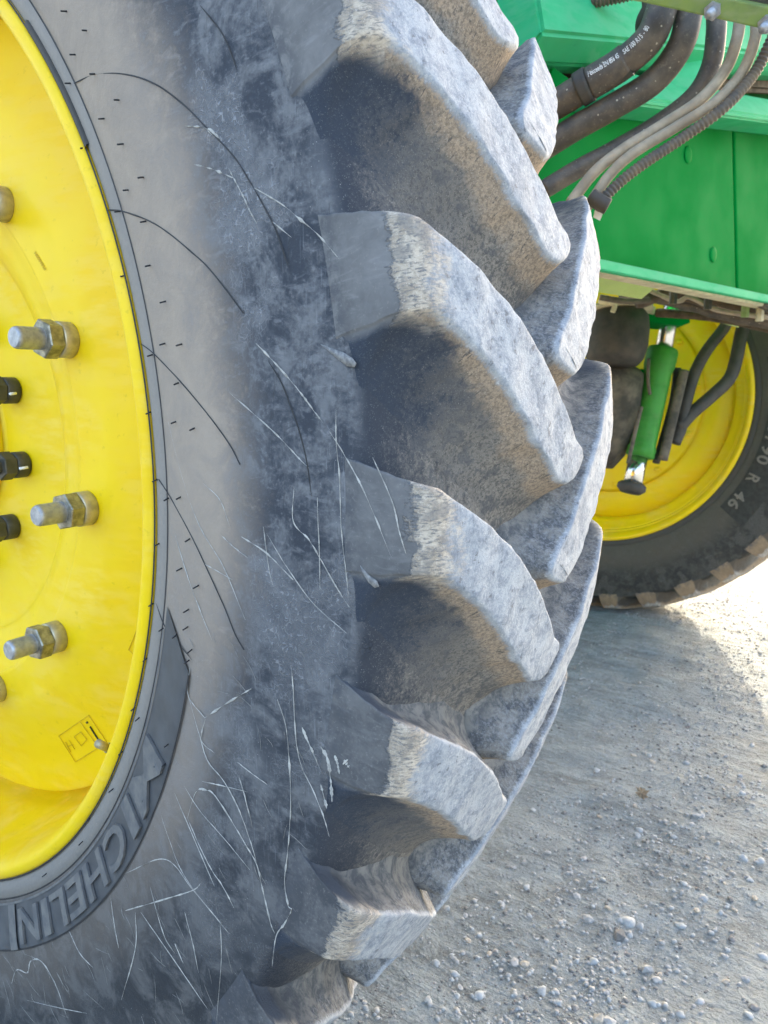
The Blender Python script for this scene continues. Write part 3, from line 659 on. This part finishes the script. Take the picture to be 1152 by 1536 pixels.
fp = [tuple(v)[:2] for v in catmull([(a + .06, b, 0) for a, b in fd], 3)]
v, f = revolve(fp, 160); mesh_obj('wheel_disc', v, f, M_yellow, rim2)
for k in range(12):
    v, f = tube([pol(.62, 0, .33), pol(.62, 0, .352)], .012, 12)
    o = mesh_obj('disc_rivet', v, f, M_yellow, rim2) if k == 0 else link('disc_rivet', rv, rim2)
    rv = o.data; o.rotation_euler = (0, 2 * math.pi * k / 12, 0)
# size lettering on the far sidewall (inner face lies at local d -> 2*DC - d)
MIR = lambda d: 2 * DC - d
q = on_plane(1075, 745, Vector((0, FARC.y - 2 * DC * S, 0)), Vector((0, 1, 0))) - FARC
a_end = math.degrees(math.atan2(q.z, -q.x)) - 3      # local frame is turned by pi about z (and 3 deg about y)
def far_ang(px, py):
    q = on_plane(px, py, Vector((0, FARC.y - 2 * DC * S - .02, 0)), Vector((0, 1, 0))) - FARC
    loc = Matrix.Rotation(R_(3), 3, 'Y').inverted() @ (Matrix.Rotation(math.pi, 3, 'Z').inverted() @ q) if False else (Matrix.Rotation(math.pi, 3, 'Z') @ Matrix.Rotation(R_(3), 3, 'Y')).inverted() @ q
    return math.degrees(math.atan2(loc.z, loc.x)), math.hypot(loc.x, loc.z) / S
aE, rE = far_ang(1083, 757); aT, rT = far_ang(1150, 655)
dirn = -1 if ((aT - aE + 180) % 360 - 180) < 0 else 1
band('lettering_panel', 1.085, 1.265, aE - dirn * 1.0, aE + dirn * 52, M_farpanel, ty2, .0015, dfun=MIR)
adv = 2.6
for k, ch in enumerate('380/90 R 46'):
    if ch == ' ': continue
    a = aE + dirn * (adv + (10 - k) * 3.3)
    letter(ch, a, 2.7 if ch != '/' else 1.9, ty2, M_farletter, 1.1, 1.172, .003, mirror=(dirn < 0), base=MIR, name='raised_letter')

# ---- suspension leg of the far wheel
def pobj(name, vf, mat, smooth=True, label=None):
    o = mesh_obj(name, vf[0], vf[1], mat, smooth=smooth); part(o)
    if label: o['label'] = label
    return o
def ptube(name, pts, rad, mat, sides=18, n=8, label=None, rfun=None):
    L = catmull(pts, n) if len(pts) > 2 else [Vector(p) for p in pts]
    V, Fc = tube(L, rad, sides, rfun=rfun); return pobj(name, (V, Fc), mat, label=label), L
def plate(name, poly, P0, n, thick, mat, bev=.003, label=None, away=True):
    n = n.normalized()
    if n.dot(CAM - P0) < 0: n = -n
    bm = bmesh.new(); vs = [bm.verts.new(on_plane(x, y, P0, n)) for x, y in poly]; f_ = bm.faces.new(vs)
    r = bmesh.ops.extrude_face_region(bm, geom=[f_]); bmesh.ops.translate(bm, verts=[e for e in r['geom'] if isinstance(e, bmesh.types.BMVert)], vec=-n * thick)
    bmesh.ops.recalc_face_normals(bm, faces=bm.faces)
    if bev: bmesh.ops.bevel(bm, geom=list(bm.edges), offset=bev, segments=2, affect='EDGES', profile=.6)
    o = bm_obj(name, bm, mat); part(o)
    if label: o['label'] = label
    return o
def box(name, lo, hi, mat, bev=.02, smooth=False):
    bm = bmesh.new(); bmesh.ops.create_cube(bm, size=1)
    for v in bm.verts: v.co = Vector([lo[i] + (hi[i] - lo[i]) * (v.co[i] + .5) for i in range(3)])
    if bev: bmesh.ops.bevel(bm, geom=list(bm.edges), offset=bev, segments=3, affect='EDGES')
    o = bm_obj(name, bm, mat); part(o); return o
T = 2.68
def stepped(name, ax, mat, sides=24, **k):
    """ax: list of (px, py, depth, radius)"""
    P = [at(x, y, t) for x, y, t, r in ax]; V, Fc = tube(P, 0, sides, rfun=lambda i: ax[i][3]); return pobj(name, (V, Fc), mat, **k)
stepped('strut_rod', [(1013, 440, T, .031), (1002, 488, T, .031), (994, 535, T, .031)], M_chrome, label='bright chrome rod above the green strut cylinder')
stepped('strut_cylinder', [(994.5, 524, T, .052), (993.5, 528, T, .055), (989, 548, T, .055), (986, 560, T, .049), (980, 590, T, .048), (969, 645, T, .046), (964, 668, T, .046), (963, 672, T, .050), (960, 684, T, .050), (959.5, 686, T, .042)], M_strut, label='bright green suspension strut cylinder')
stepped('strut_foot', [(958, 684, T, .034), (948, 732, T, .034)], M_chrome)
stepped('rubber_boot', [(949, 724, T, .04), (948.3, 727, T, .05), (946.5, 734, T, .051), (945, 740, T, .034)], M_black)
stepped('air_spring', [(928, 468, T - .1, .085), (928, 474, T - .1, .1), (926, 492, T - .1, .108), (924, 515, T - .1, .108), (921, 535, T - .1, .1), (920, 545, T - .1, .085)], M_black, sides=36, label='black rubber air spring beside the strut')
stepped('air_spring_plate', [(929, 462, T - .1, .112), (929, 468, T - .1, .112)], M_cream, sides=36)
# hub motor and knuckle at the far wheel
stepped('hub_motor', [(919, 548, T - .02, .05), (918, 560, T, .11), (914, 600, T + .05, .12), (908, 640, T + .08, .12), (902, 680, T + .1, .085), (899, 700, T + .1, .05)], M_grime, sides=12, label='grimy hub motor housing inside the far wheel')
Pk = at(940, 580, T + .03); nk = -ray(940, 580).normalized()
plate('knuckle_web', [(918, 556), (985, 552), (978, 620), (968, 612), (950, 572)], Pk, nk, .03, M_green, .004)
plate('strut_mount', [(880, 455), (960, 462), (1016, 468), (1034, 474), (1036, 484), (1024, 488), (985, 484), (935, 476), (880, 470)], at(950, 470, T - .06), Vector((.6, -.8, .1)), .12, M_green, .004)
plate('pad', [(961, 455), (984, 460), (982, 471), (958, 466)], at(970, 462, T - .09), Vector((.6, -.8, .15)), .012, M_cream, .002)
plate('pad', [(989, 462), (1014, 466), (1012, 476), (986, 471)], at(1000, 468, T - .09), Vector((.6, -.8, .15)), .012, M_cream, .002)
ptube('brake_pipe', [at(1095, 470, T - .02), at(1086, 492, T), at(1060, 526, T), at(1042, 560, T), at(1030, 600, T), at(1022, 640, T), at(1012, 665, T)], .021, M_black, 14)
ptube('brake_pipe', [at(1124, 470, T - .02), at(1113, 496, T), at(1104, 540, T), at(1094, 568, T), at(1070, 592, T), at(1040, 618, T), at(1018, 642, T)], .023, M_black, 14)
ptube('steering_link', [at(1026, 556, T - .02), at(1018, 590, T - .02), at(1006, 640, T - .02), at(994, 690, T - .02)], .018, M_grime, 12)
ptube('steering_link', [at(1016, 552, T + .02), at(1010, 600, T + .03), at(994, 660, T + .03), at(984, 694, T + .02)], .014, M_black, 12)
ptube('brake_line', [at(973, 538, T - .06), at(972, 570, T - .07), at(975, 592, T - .07)], .006, M_grime, 8)
ptube('brake_line', [at(962, 610, T - .06), at(950, 660, T - .06), at(942, 695, T - .04)], .007, M_grime, 8)
# hub carrier, beam
ptube('axle_tube', [AXLE + Vector((.1, 2.95, .01)), AXLE + Vector((.1, 2.62, .01))], .14, M_grime, 24)
ptube('axle_tube', [AXLE + Vector((0, .12, 0)), AXLE + Vector((0, .62, 0))], .14, M_grime, 24)
ptube('leg_tube', [AXLE + Vector((0, .62, -.12)), AXLE + Vector((0, .62, .5)), AXLE + Vector((0, .8, .95))], .1, M_green, 24)

# ---- green bodywork between the wheels
PL0 = Vector((.633, 1.12, 0)); PLn = Vector((1.45, -.328, 0)).normalized()
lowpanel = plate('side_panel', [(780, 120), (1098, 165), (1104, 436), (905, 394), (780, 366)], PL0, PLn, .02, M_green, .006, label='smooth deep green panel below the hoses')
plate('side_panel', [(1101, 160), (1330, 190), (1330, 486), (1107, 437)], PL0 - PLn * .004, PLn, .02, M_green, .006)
def along(px, py, off): return on_plane(px, py, PL0 + PLn * off, PLn)
def beam_between(name, A, B, prof_, mat, bev=.004):
    """extrude a small (outward, up) profile from A to B"""
    bm = bmesh.new(); ax = (B - A).normalized(); outv = Vector((ax.y, -ax.x, 0)).normalized()
    if outv.dot(CAM - A) < 0: outv = -outv
    up = Vector((0, 0, 1)); ra = [bm.verts.new(A + outv * o + up * u) for o, u in prof_]; rb = [bm.verts.new(B + outv * o + up * u) for o, u in prof_]
    n = len(prof_); bm.faces.new(ra); bm.faces.new(rb[::-1])
    for i in range(n): bm.faces.new((ra[i], ra[(i + 1) % n], rb[(i + 1) % n], rb[i]))
    bmesh.ops.recalc_face_normals(bm, faces=bm.faces)
    if bev: bmesh.ops.bevel(bm, geom=list(bm.edges), offset=bev, segments=2, affect='EDGES')
    o = bm_obj(name, bm, mat); part(o); return o
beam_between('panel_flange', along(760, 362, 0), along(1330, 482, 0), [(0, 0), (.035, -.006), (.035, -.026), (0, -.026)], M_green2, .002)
beam_between('panel_underside', along(760, 372, 0), along(1330, 494, 0), [(-.02, 0), (.02, 0), (.02, -.014), (-.02, -.014)], M_cream, .002)
for x, y in ((1032, 232), (1070, 382)):
    P = along(x, y, .001); v, f = tube([P, P + PLn * .001, P + PLn * .0022], 0, 24, rfun=lambda i: (.019, .018, .010)[i]); pobj('plug_cap', (v, f), M_green)
# ledge and upper beam
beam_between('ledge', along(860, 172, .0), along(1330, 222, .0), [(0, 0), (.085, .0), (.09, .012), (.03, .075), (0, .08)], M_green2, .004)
beam_between('gap_strip', along(760, 128, -.06), along(1330, 150, -.06), [(0, 0), (.03, 0), (.03, .07), (0, .07)], M_brown, .01)  # brown strip standing in for the shaded recess below the beam
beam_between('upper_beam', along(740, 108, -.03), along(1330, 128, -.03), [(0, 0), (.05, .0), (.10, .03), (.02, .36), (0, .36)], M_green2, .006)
beam_between('backing_plate', along(740, 210, -.1), along(1330, 260, -.1), [(0, 0), (.015, 0), (.015, .75), (0, .75)], M_green, 0)
plate('gusset', [(962, 62), (1085, 66), (1082, 118), (1018, 166), (985, 132)], along(1020, 120, .04), Vector((.9, -.45, .25)), .012, M_green2, .003)
plate('gusset', [(830, 100), (868, 128), (838, 152), (815, 150)], along(845, 120, .03), Vector((.9, -.45, .1)), .01, M_green, .002)
# hull above, out of frame, that shades the wheels and the ground
box('unseen_shading_hull', (-2.7, .95, 1.98), (1.02, 2.62, 3.0), M_green, .12)
box('frame_rail', (-2.7, 1.02, 1.62), (.42, 1.16, 1.96), M_green, .01)
box('frame_rail', (-2.7, 2.1, 1.62), (.62, 2.24, 1.96), M_green, .01)

# ---- grimy lines and plate under the panel
plate('skid_plate', [(880, 390), (1000, 404), (1012, 408), (962, 449), (880, 436)], at(940, 420, 1.95), Vector((.5, -.6, -.6)), .008, M_pale, .002, label='pale green plate under the panel edge')
plate('skid_plate', [(1068, 470), (1112, 482), (1108, 492), (1070, 482)], at(1090, 480, 2.4), Vector((.5, -.6, -.4)), .006, M_pale, .002)
for k, (pts, r, mt) in enumerate([([(955, 452, 2.3), (1010, 442, 2.3), (1060, 452, 2.25), (1110, 462, 2.2), (1170, 470, 2.2)], .021, M_brown), ([(930, 440, 2.4), (990, 448, 2.35), (1050, 462, 2.3), (1110, 476, 2.25), (1170, 486, 2.2)], .018, M_hose), ([(1000, 424, 2.2), (1050, 430, 2.2), (1100, 444, 2.15), (1170, 466, 2.1)], .016, M_grime), ([(985, 470, 2.5), (1050, 472, 2.4), (1110, 484, 2.3), (1180, 498, 2.2)], .014, M_brown), ([(1010, 432, 2.3), (1060, 441, 2.25), (1120, 452, 2.2), (1180, 462, 2.15)], .013, M_conduit)]):
    ptube('cable_bundle', [at(x, y, t) + Vector((0, 0, random.uniform(-.004, .004))) for x, y, t in pts], r, mt, 10, rfun=lambda i, r=r, k=k: r * (1 + .22 * mnoise.noise(Vector((i * .35, k * 7, 0)))))
for k, (pts, r, mt) in enumerate([([(1020, 420, 2.1), (1060, 436, 2.1), (1095, 437, 2.08), (1140, 456, 2.06), (1175, 458, 2.05)], .008, M_conduit), ([(975, 436, 2.2), (1015, 452, 2.2), (1035, 446, 2.18), (1080, 466, 2.15), (1170, 478, 2.1)], .007, M_hose_tan), ([(1040, 428, 2.05), (1085, 446, 2.05), (1120, 448, 2.05), (1170, 470, 2.03)], .010, M_grime), ([(900, 446, 2.2), (940, 452, 2.2), (975, 450, 2.2)], .009, M_grime)]):
    ptube('cable', [at(x, y, t) for x, y, t in pts], r, mt, 8, rfun=lambda i, r=r, k=k: r * (1 + .3 * mnoise.noise(Vector((i * .5, k * 3 + 1, 0)))))
for x, y in ((1010, 444), (1062, 452), (1118, 464), (1140, 470)):
    P = at(x, y, 2.08); v, f = tube([P + Vector((0, 0, .03)), P - Vector((0, 0, .022))], .011, 6); pobj('cable_clip', (v, f), random.choice((M_cream, M_boltblk, M_olive)), False)
ptube('cable_loop', [at(1085, 430, 2.2), at(1092, 446, 2.12), at(1110, 440, 2.12), at(1125, 452, 2.15), at(1140, 446, 2.15), at(1152, 462, 2.15)], .009, M_grime, 8)
ptube('cable_loop', [at(900, 452, 2.3), at(915, 450, 2.25), at(922, 458, 2.25), at(919, 468, 2.25)], .008, M_cream, 8)

# ---- manifold bracket with hoses
BR = at(1060, 18, 1.05)
brn = -ray(1060, 18) + Vector((0, 0, -.25))
plate('hose_bracket', [(938, -30), (942, 0), (965, 4), (1060, 25), (1190, 54), (1190, 18), (1095, -2), (1000, -30)], BR, brn, .02, M_olive, .0025, label='olive green steel bracket holding the hoses')
plate('bracket_grille', [(1085, -30), (1200, -30), (1200, 24), (1110, 2)], BR + Vector((-.01, .012, .01)), brn, .02, M_boltblk, .002)
for x, y in ((1069, 16), (1150, 36)):
    P = on_plane(x, y, BR, brn); dv = (at(x - 8, y + 12, 1.02) - P).normalized()
    v, f = tube([P - dv * .004, P + dv * .005], .012, 6); pobj('bracket_nut', (v, f), M_zinc, False)
    v, f = tube([P, P + dv * .022], .0065, 12); pobj('bracket_bolt', (v, f), M_zinc)
def hose(name, pts, r, mat, ribs=False, label=None):
    L = catmull([at(*p) for p in pts], 40 if ribs else 12)
    if ribs:
        # resample evenly, four rings per corrugation
        q = [0.0]
        for a, b in zip(L, L[1:]): q.append(q[-1] + (b - a).length)
        n = int(q[-1] / .0016); Lr = []
        for i in range(n):
            t = q[-1] * i / (n - 1); j = min(int(np.searchsorted(q, t, 'right')) - 1, len(L) - 2); Lr.append(L[j].lerp(L[j + 1], (t - q[j]) / max(q[j + 1] - q[j], 1e-9)))
        L = Lr; V, Fc = tube(L, r, 14, rfun=lambda i: r * (1, 1, .84, .84)[i % 4])
    else: V, Fc = tube(L, r, 22)
    o = pobj(name, (V, Fc), mat, label=label)
    return o, L
h1, L1 = hose('hose', [(1000, -25, 1.13), (992, 14, 1.13), (974, 58, 1.14), (932, 96, 1.17), (880, 128, 1.2), (835, 156, 1.23), (780, 185, 1.26)], .0235, M_hose, label='thick black hose with white printing')
h2, L2 = hose('hose', [(1034, -10, 1.14), (1032, 28, 1.14), (1018, 74, 1.15), (980, 122, 1.18), (920, 160, 1.21), (860, 194, 1.24), (800, 232, 1.27)], .0205, M_hose, label='thick black hose below the printed one')
hose('hose', [(1074, 5, 1.18), (1074, 50, 1.18), (1066, 100, 1.19), (1040, 145, 1.2), (985, 188, 1.22), (920, 226, 1.24), (870, 252, 1.25), (815, 285, 1.26)], .0155, M_hose)
hose('hose', [(1111, 20, 1.13), (1105, 60, 1.13), (1088, 105, 1.14), (1050, 150, 1.14), (990, 190, 1.16), (935, 224, 1.17), (892, 258, 1.18), (855, 305, 1.19)], .0088, M_hose_tan, label='thin tan hose in front of the black one')
hose('hose', [(1134, 25, 1.12), (1132, 60, 1.12), (1112, 110, 1.13), (1070, 155, 1.13), (1010, 193, 1.15), (950, 230, 1.16), (915, 262, 1.17), (880, 312, 1.18)], .0082, M_hose_tan)
hose('conduit', [(1175, 20, 1.1), (1155, 65, 1.11), (1130, 112, 1.12), (1085, 162, 1.12), (1025, 206, 1.14), (965, 246, 1.15), (925, 278, 1.16), (893, 312, 1.17)], .0088, M_conduit, True, 'ribbed black conduit below the tan hoses')
hose('conduit', [(720, 24, 1.35), (770, 16, 1.32), (840, 8, 1.3), (905, -2, 1.28), (960, -14, 1.26)], .0125, M_conduit, True, 'ribbed conduit across the upper beam')
hose('hose', [(975, -20, 1.2), (978, 10, 1.2), (968, 35, 1.22), (972, 62, 1.25)], .016, M_black)
ptube('cable_clamp', [at(886, 294, 1.16), at(897, 302, 1.158), at(912, 310, 1.156)], .0125, M_black, 8)
plate('cable_label', [(893, 312), (905, 318), (900, 331), (890, 326)], at(898, 320, 1.18), -ray(898, 320), .003, M_white, 0)
# collars and clamp on the thick hoses
def collar(L, i0, i1, r, mat, name):
    V, Fc = tube(L[i0:i1], r, 22); return pobj(name, (V, Fc), mat)
nL = len(L1); collar(L1, 34, 48, .0252, M_hose, 'hose_sleeve'); collar(L1, 47, 52, .0275, M_black, 'hose_ferrule')
P = L1[31]; v, f = tube([P + Vector((0, -.004, -.026)), P + Vector((-.03, .004, -.036))], .006, 6); pobj('clamp_screw', (v, f), M_boltblk, False)
# printing on the thick hose
def hose_print(txt, L, i_from, i_to, rad, parent, size, lead):
    me = text_mesh(txt, 1, .0, .012); co = np.array([tuple(v.co) for v in me.vertices]); lo, hi = co.min(0), co.max(0)
    Ls = L[i_to:i_from + 1][::-1]     # text runs up the hose
    q = [0.0]
    for a, b in zip(Ls, Ls[1:]): q.append(q[-1] + (b - a).length)
    for i, v in enumerate(me.vertices):
        u = (co[i] - lo) / (hi - lo); t = u[0] * q[-1]; j = min(int(np.searchsorted(q, t, 'right')) - 1, len(Ls) - 2); k = (t - q[j]) / max(q[j + 1] - q[j], 1e-9)
        c_ = Ls[j].lerp(Ls[j + 1], k); tg = (Ls[j + 1] - Ls[j]).normalized(); toc = (CAM - c_); toc = (toc - tg * toc.dot(tg)).normalized(); up = tg.cross(toc)
        if up.z < 0: up = -up
        a = lead + (u[1] - .5) * size / rad
        v.co = c_ + (toc * math.cos(a) + up * math.sin(a)) * (rad + .0006)
    me.materials.append(M_white); o = link('hose_print', me); part(o)
hose_print('/ exceeds EN 856 4S', L1, 46, 35, .0252, h1, .0085, .55)
hose_print('SAE 100 R15 - 80', L1, 33, 22, .0235, h1, .0085, .55)

# ------------------------------------------------------------------ stones and leaf
M_st = [m_simple('stone_pale', (.40, .42, .43), .85, var=.25, scale=160), m_simple('stone_grey', (.38, .385, .385), .85, var=.3, scale=160), m_simple('stone_warm', (.44, .4, .34), .85, var=.3, scale=160), m_simple('stone_dark', (.2, .2, .2), .85, var=.3, scale=160)]
def stone_mesh(seed, sub):
    bm = bmesh.new(); bmesh.ops.create_icosphere(bm, subdivisions=sub, radius=1)
    for v in bm.verts:
        n_ = mnoise.noise(v.co * 1.1 + Vector((seed * 7.3, 0, 0))); n2 = mnoise.noise(v.co * 2.6 + Vector((0, seed * 3.1, 0)))
        v.co *= 1 + .42 * n_ + .2 * n2; v.co.z *= .6; v.co.y *= .8
    return bm
pebs = []
for k in range(8):
    bm = stone_mesh(k + 1, 1 if k in (2, 4, 5, 7) else 2); me = bpy.data.meshes.new('pebble'); bm.to_mesh(me); bm.free(); me.polygons.foreach_set('use_smooth', [k not in (2, 4, 5, 7)] * len(me.polygons)); me.materials.append(M_st[(0, 0, 1, 0, 2, 1, 0, 3)[k]]); pebs.append(me)
big = [(653, 1442, 9), (682, 1458, 8), (772, 1441, 10), (890, 1438, 9), (786, 1442, 9), (882, 1376, 11), (943, 1380, 12), (928, 1400, 16), (930, 1378, 7), (1022, 1388, 9), (972, 1448, 13), (1006, 1362, 6), (912, 1362, 7), (866, 1340, 9), (1055, 1350, 8), (1096, 1352, 7), (1114, 1290, 9), (1140, 1295, 8), (1044, 1230, 10), (1025, 1330, 7), (896, 1528, 13), (914, 1530, 12), (760, 1536, 9), (862, 1508, 8), (836, 1500, 7), (718, 1488, 11), (690, 1478, 7), (670, 1362, 7), (734, 1428, 6), (724, 1488, 6), (812, 1482, 10), (1098, 1410, 7), (1145, 1430, 9), (1050, 1496, 8), (985, 1465, 9), (960, 1385, 8), (1090, 1470, 7), (1118, 1465, 8), (800, 1214, 6), (846, 1216, 7), (957, 1252, 7), (1010, 1258, 6), (876, 1285, 7), (790, 1330, 8), (702, 1410, 7), (640, 1500, 8), (980, 1500, 7), (1130, 1510, 9), (1020, 1515, 8), (865, 1435, 6), (770, 1300, 6), (905, 1320, 6)]
def drop(x, y, r, me, i):
    o = bpy.data.objects.new('pebble', me); col.objects.link(o)
    o.location = (x, y, gz(x, y) + r * .0); o.scale = (r, r, r); o.rotation_euler = (random.gauss(0, .25), random.gauss(0, .25), random.uniform(0, 6.28))
    tag(o, 'small rounded pebble lying loose on the shaded gravel', 'pebble', 'pebbles scattered on the gravel')
for i, (x, y, d) in enumerate(big):
    P = on_ground(x, y); t = (P - CAM).length; drop(P.x, P.y, d * t / F_PX * .78, pebs[i % 8], i)
for i in range(95):
    x, y = random.uniform(590, 1150), random.uniform(1080, 1535)
    if y < 1560 - (x - 540) * 1.25: continue
    P = on_ground(x, y); t = (P - CAM).length; drop(P.x, P.y, random.uniform(5, 9.5) * t / F_PX * .55, pebs[random.randrange(8)], i)
# loose gravel: too fine to count
tm = []
for k in range(6):
    bm = stone_mesh(k + 30, 1); tm.append((np.array([tuple(v.co) for v in bm.verts]), [tuple(v.index for v in f.verts) for f in bm.faces])); bm.free()
def gravel(n, mat, rlo, rhi, name, label):
    VV = []; FF = []; off = 0
    cl = np.random.default_rng(len(name) + n)
    k = 0
    while k < n:
        u = cl.random(); x = .25 + 1.25 * cl.random(); y = .25 + (u ** 1.7) * 3.4
        dens = mnoise.noise(Vector((x * 3.2, y * 3.2, 5))) + .55 * mnoise.noise(Vector((x * 11, y * 11, 9)))
        if dens < cl.uniform(-.55, .5): continue
        k += 1
        r = rlo * (rhi / rlo) ** (cl.random() ** 2.2); v, f = tm[cl.integers(6)]
        a = cl.uniform(0, 6.28); ca, sa = math.cos(a), math.sin(a)
        q = v * r; q = np.c_[q[:, 0] * ca - q[:, 1] * sa, q[:, 0] * sa + q[:, 1] * ca, q[:, 2]]
        q += (x, y, gz(x, y) + r * .05); VV.append(q); FF += [(a_ + off, b_ + off, c_ + off) for a_, b_, c_ in f]; off += len(v)
    o = mesh_obj(name, np.vstack(VV), FF, mat); tag(o, label, 'gravel', kind='stuff')
gravel(3200, M_st[0], .0018, .006, 'gravel', 'pale fine gravel strewn over the ground')
gravel(9000, M_st[1], .0018, .007, 'gravel', 'grey fine gravel strewn over the ground')
gravel(4500, M_st[3], .0018, .006, 'gravel', 'dark fine gravel strewn over the ground')
# dry leaf
P = on_ground(962, 1196); bm = bmesh.new()
ol = [(0, -1.1), (.18, -.7), (.62, -.62), (.4, -.3), (.85, .05), (.42, .12), (.5, .55), (.18, .42), (0, 1), (-.2, .45), (-.55, .6), (-.4, .15), (-.8, 0), (-.38, -.3), (-.55, -.66), (-.16, -.7)]
c0 = bm.verts.new((0, 0, .16)); vs = [bm.verts.new((x, y, .30 * abs(x) + .22 * math.sin(3 * y + x * 2))) for x, y in ol]
for i in range(len(vs)): bm.faces.new((c0, vs[i], vs[(i + 1) % len(vs)]))
r = bmesh.ops.solidify(bm, geom=list(bm.faces), thickness=.03)
for v in bm.verts: v.co *= .021
leaf = bm_obj('dry_leaf', bm, m_simple('dry_leaf', (.4, .33, .24), .8, var=.3, scale=90)); leaf.location = (P.x, P.y, gz(P.x, P.y) + .006); leaf.rotation_euler = (.25, .1, .6)
tag(leaf, 'small curled dry brown leaf on the gravel beside the big tyre', 'leaf')
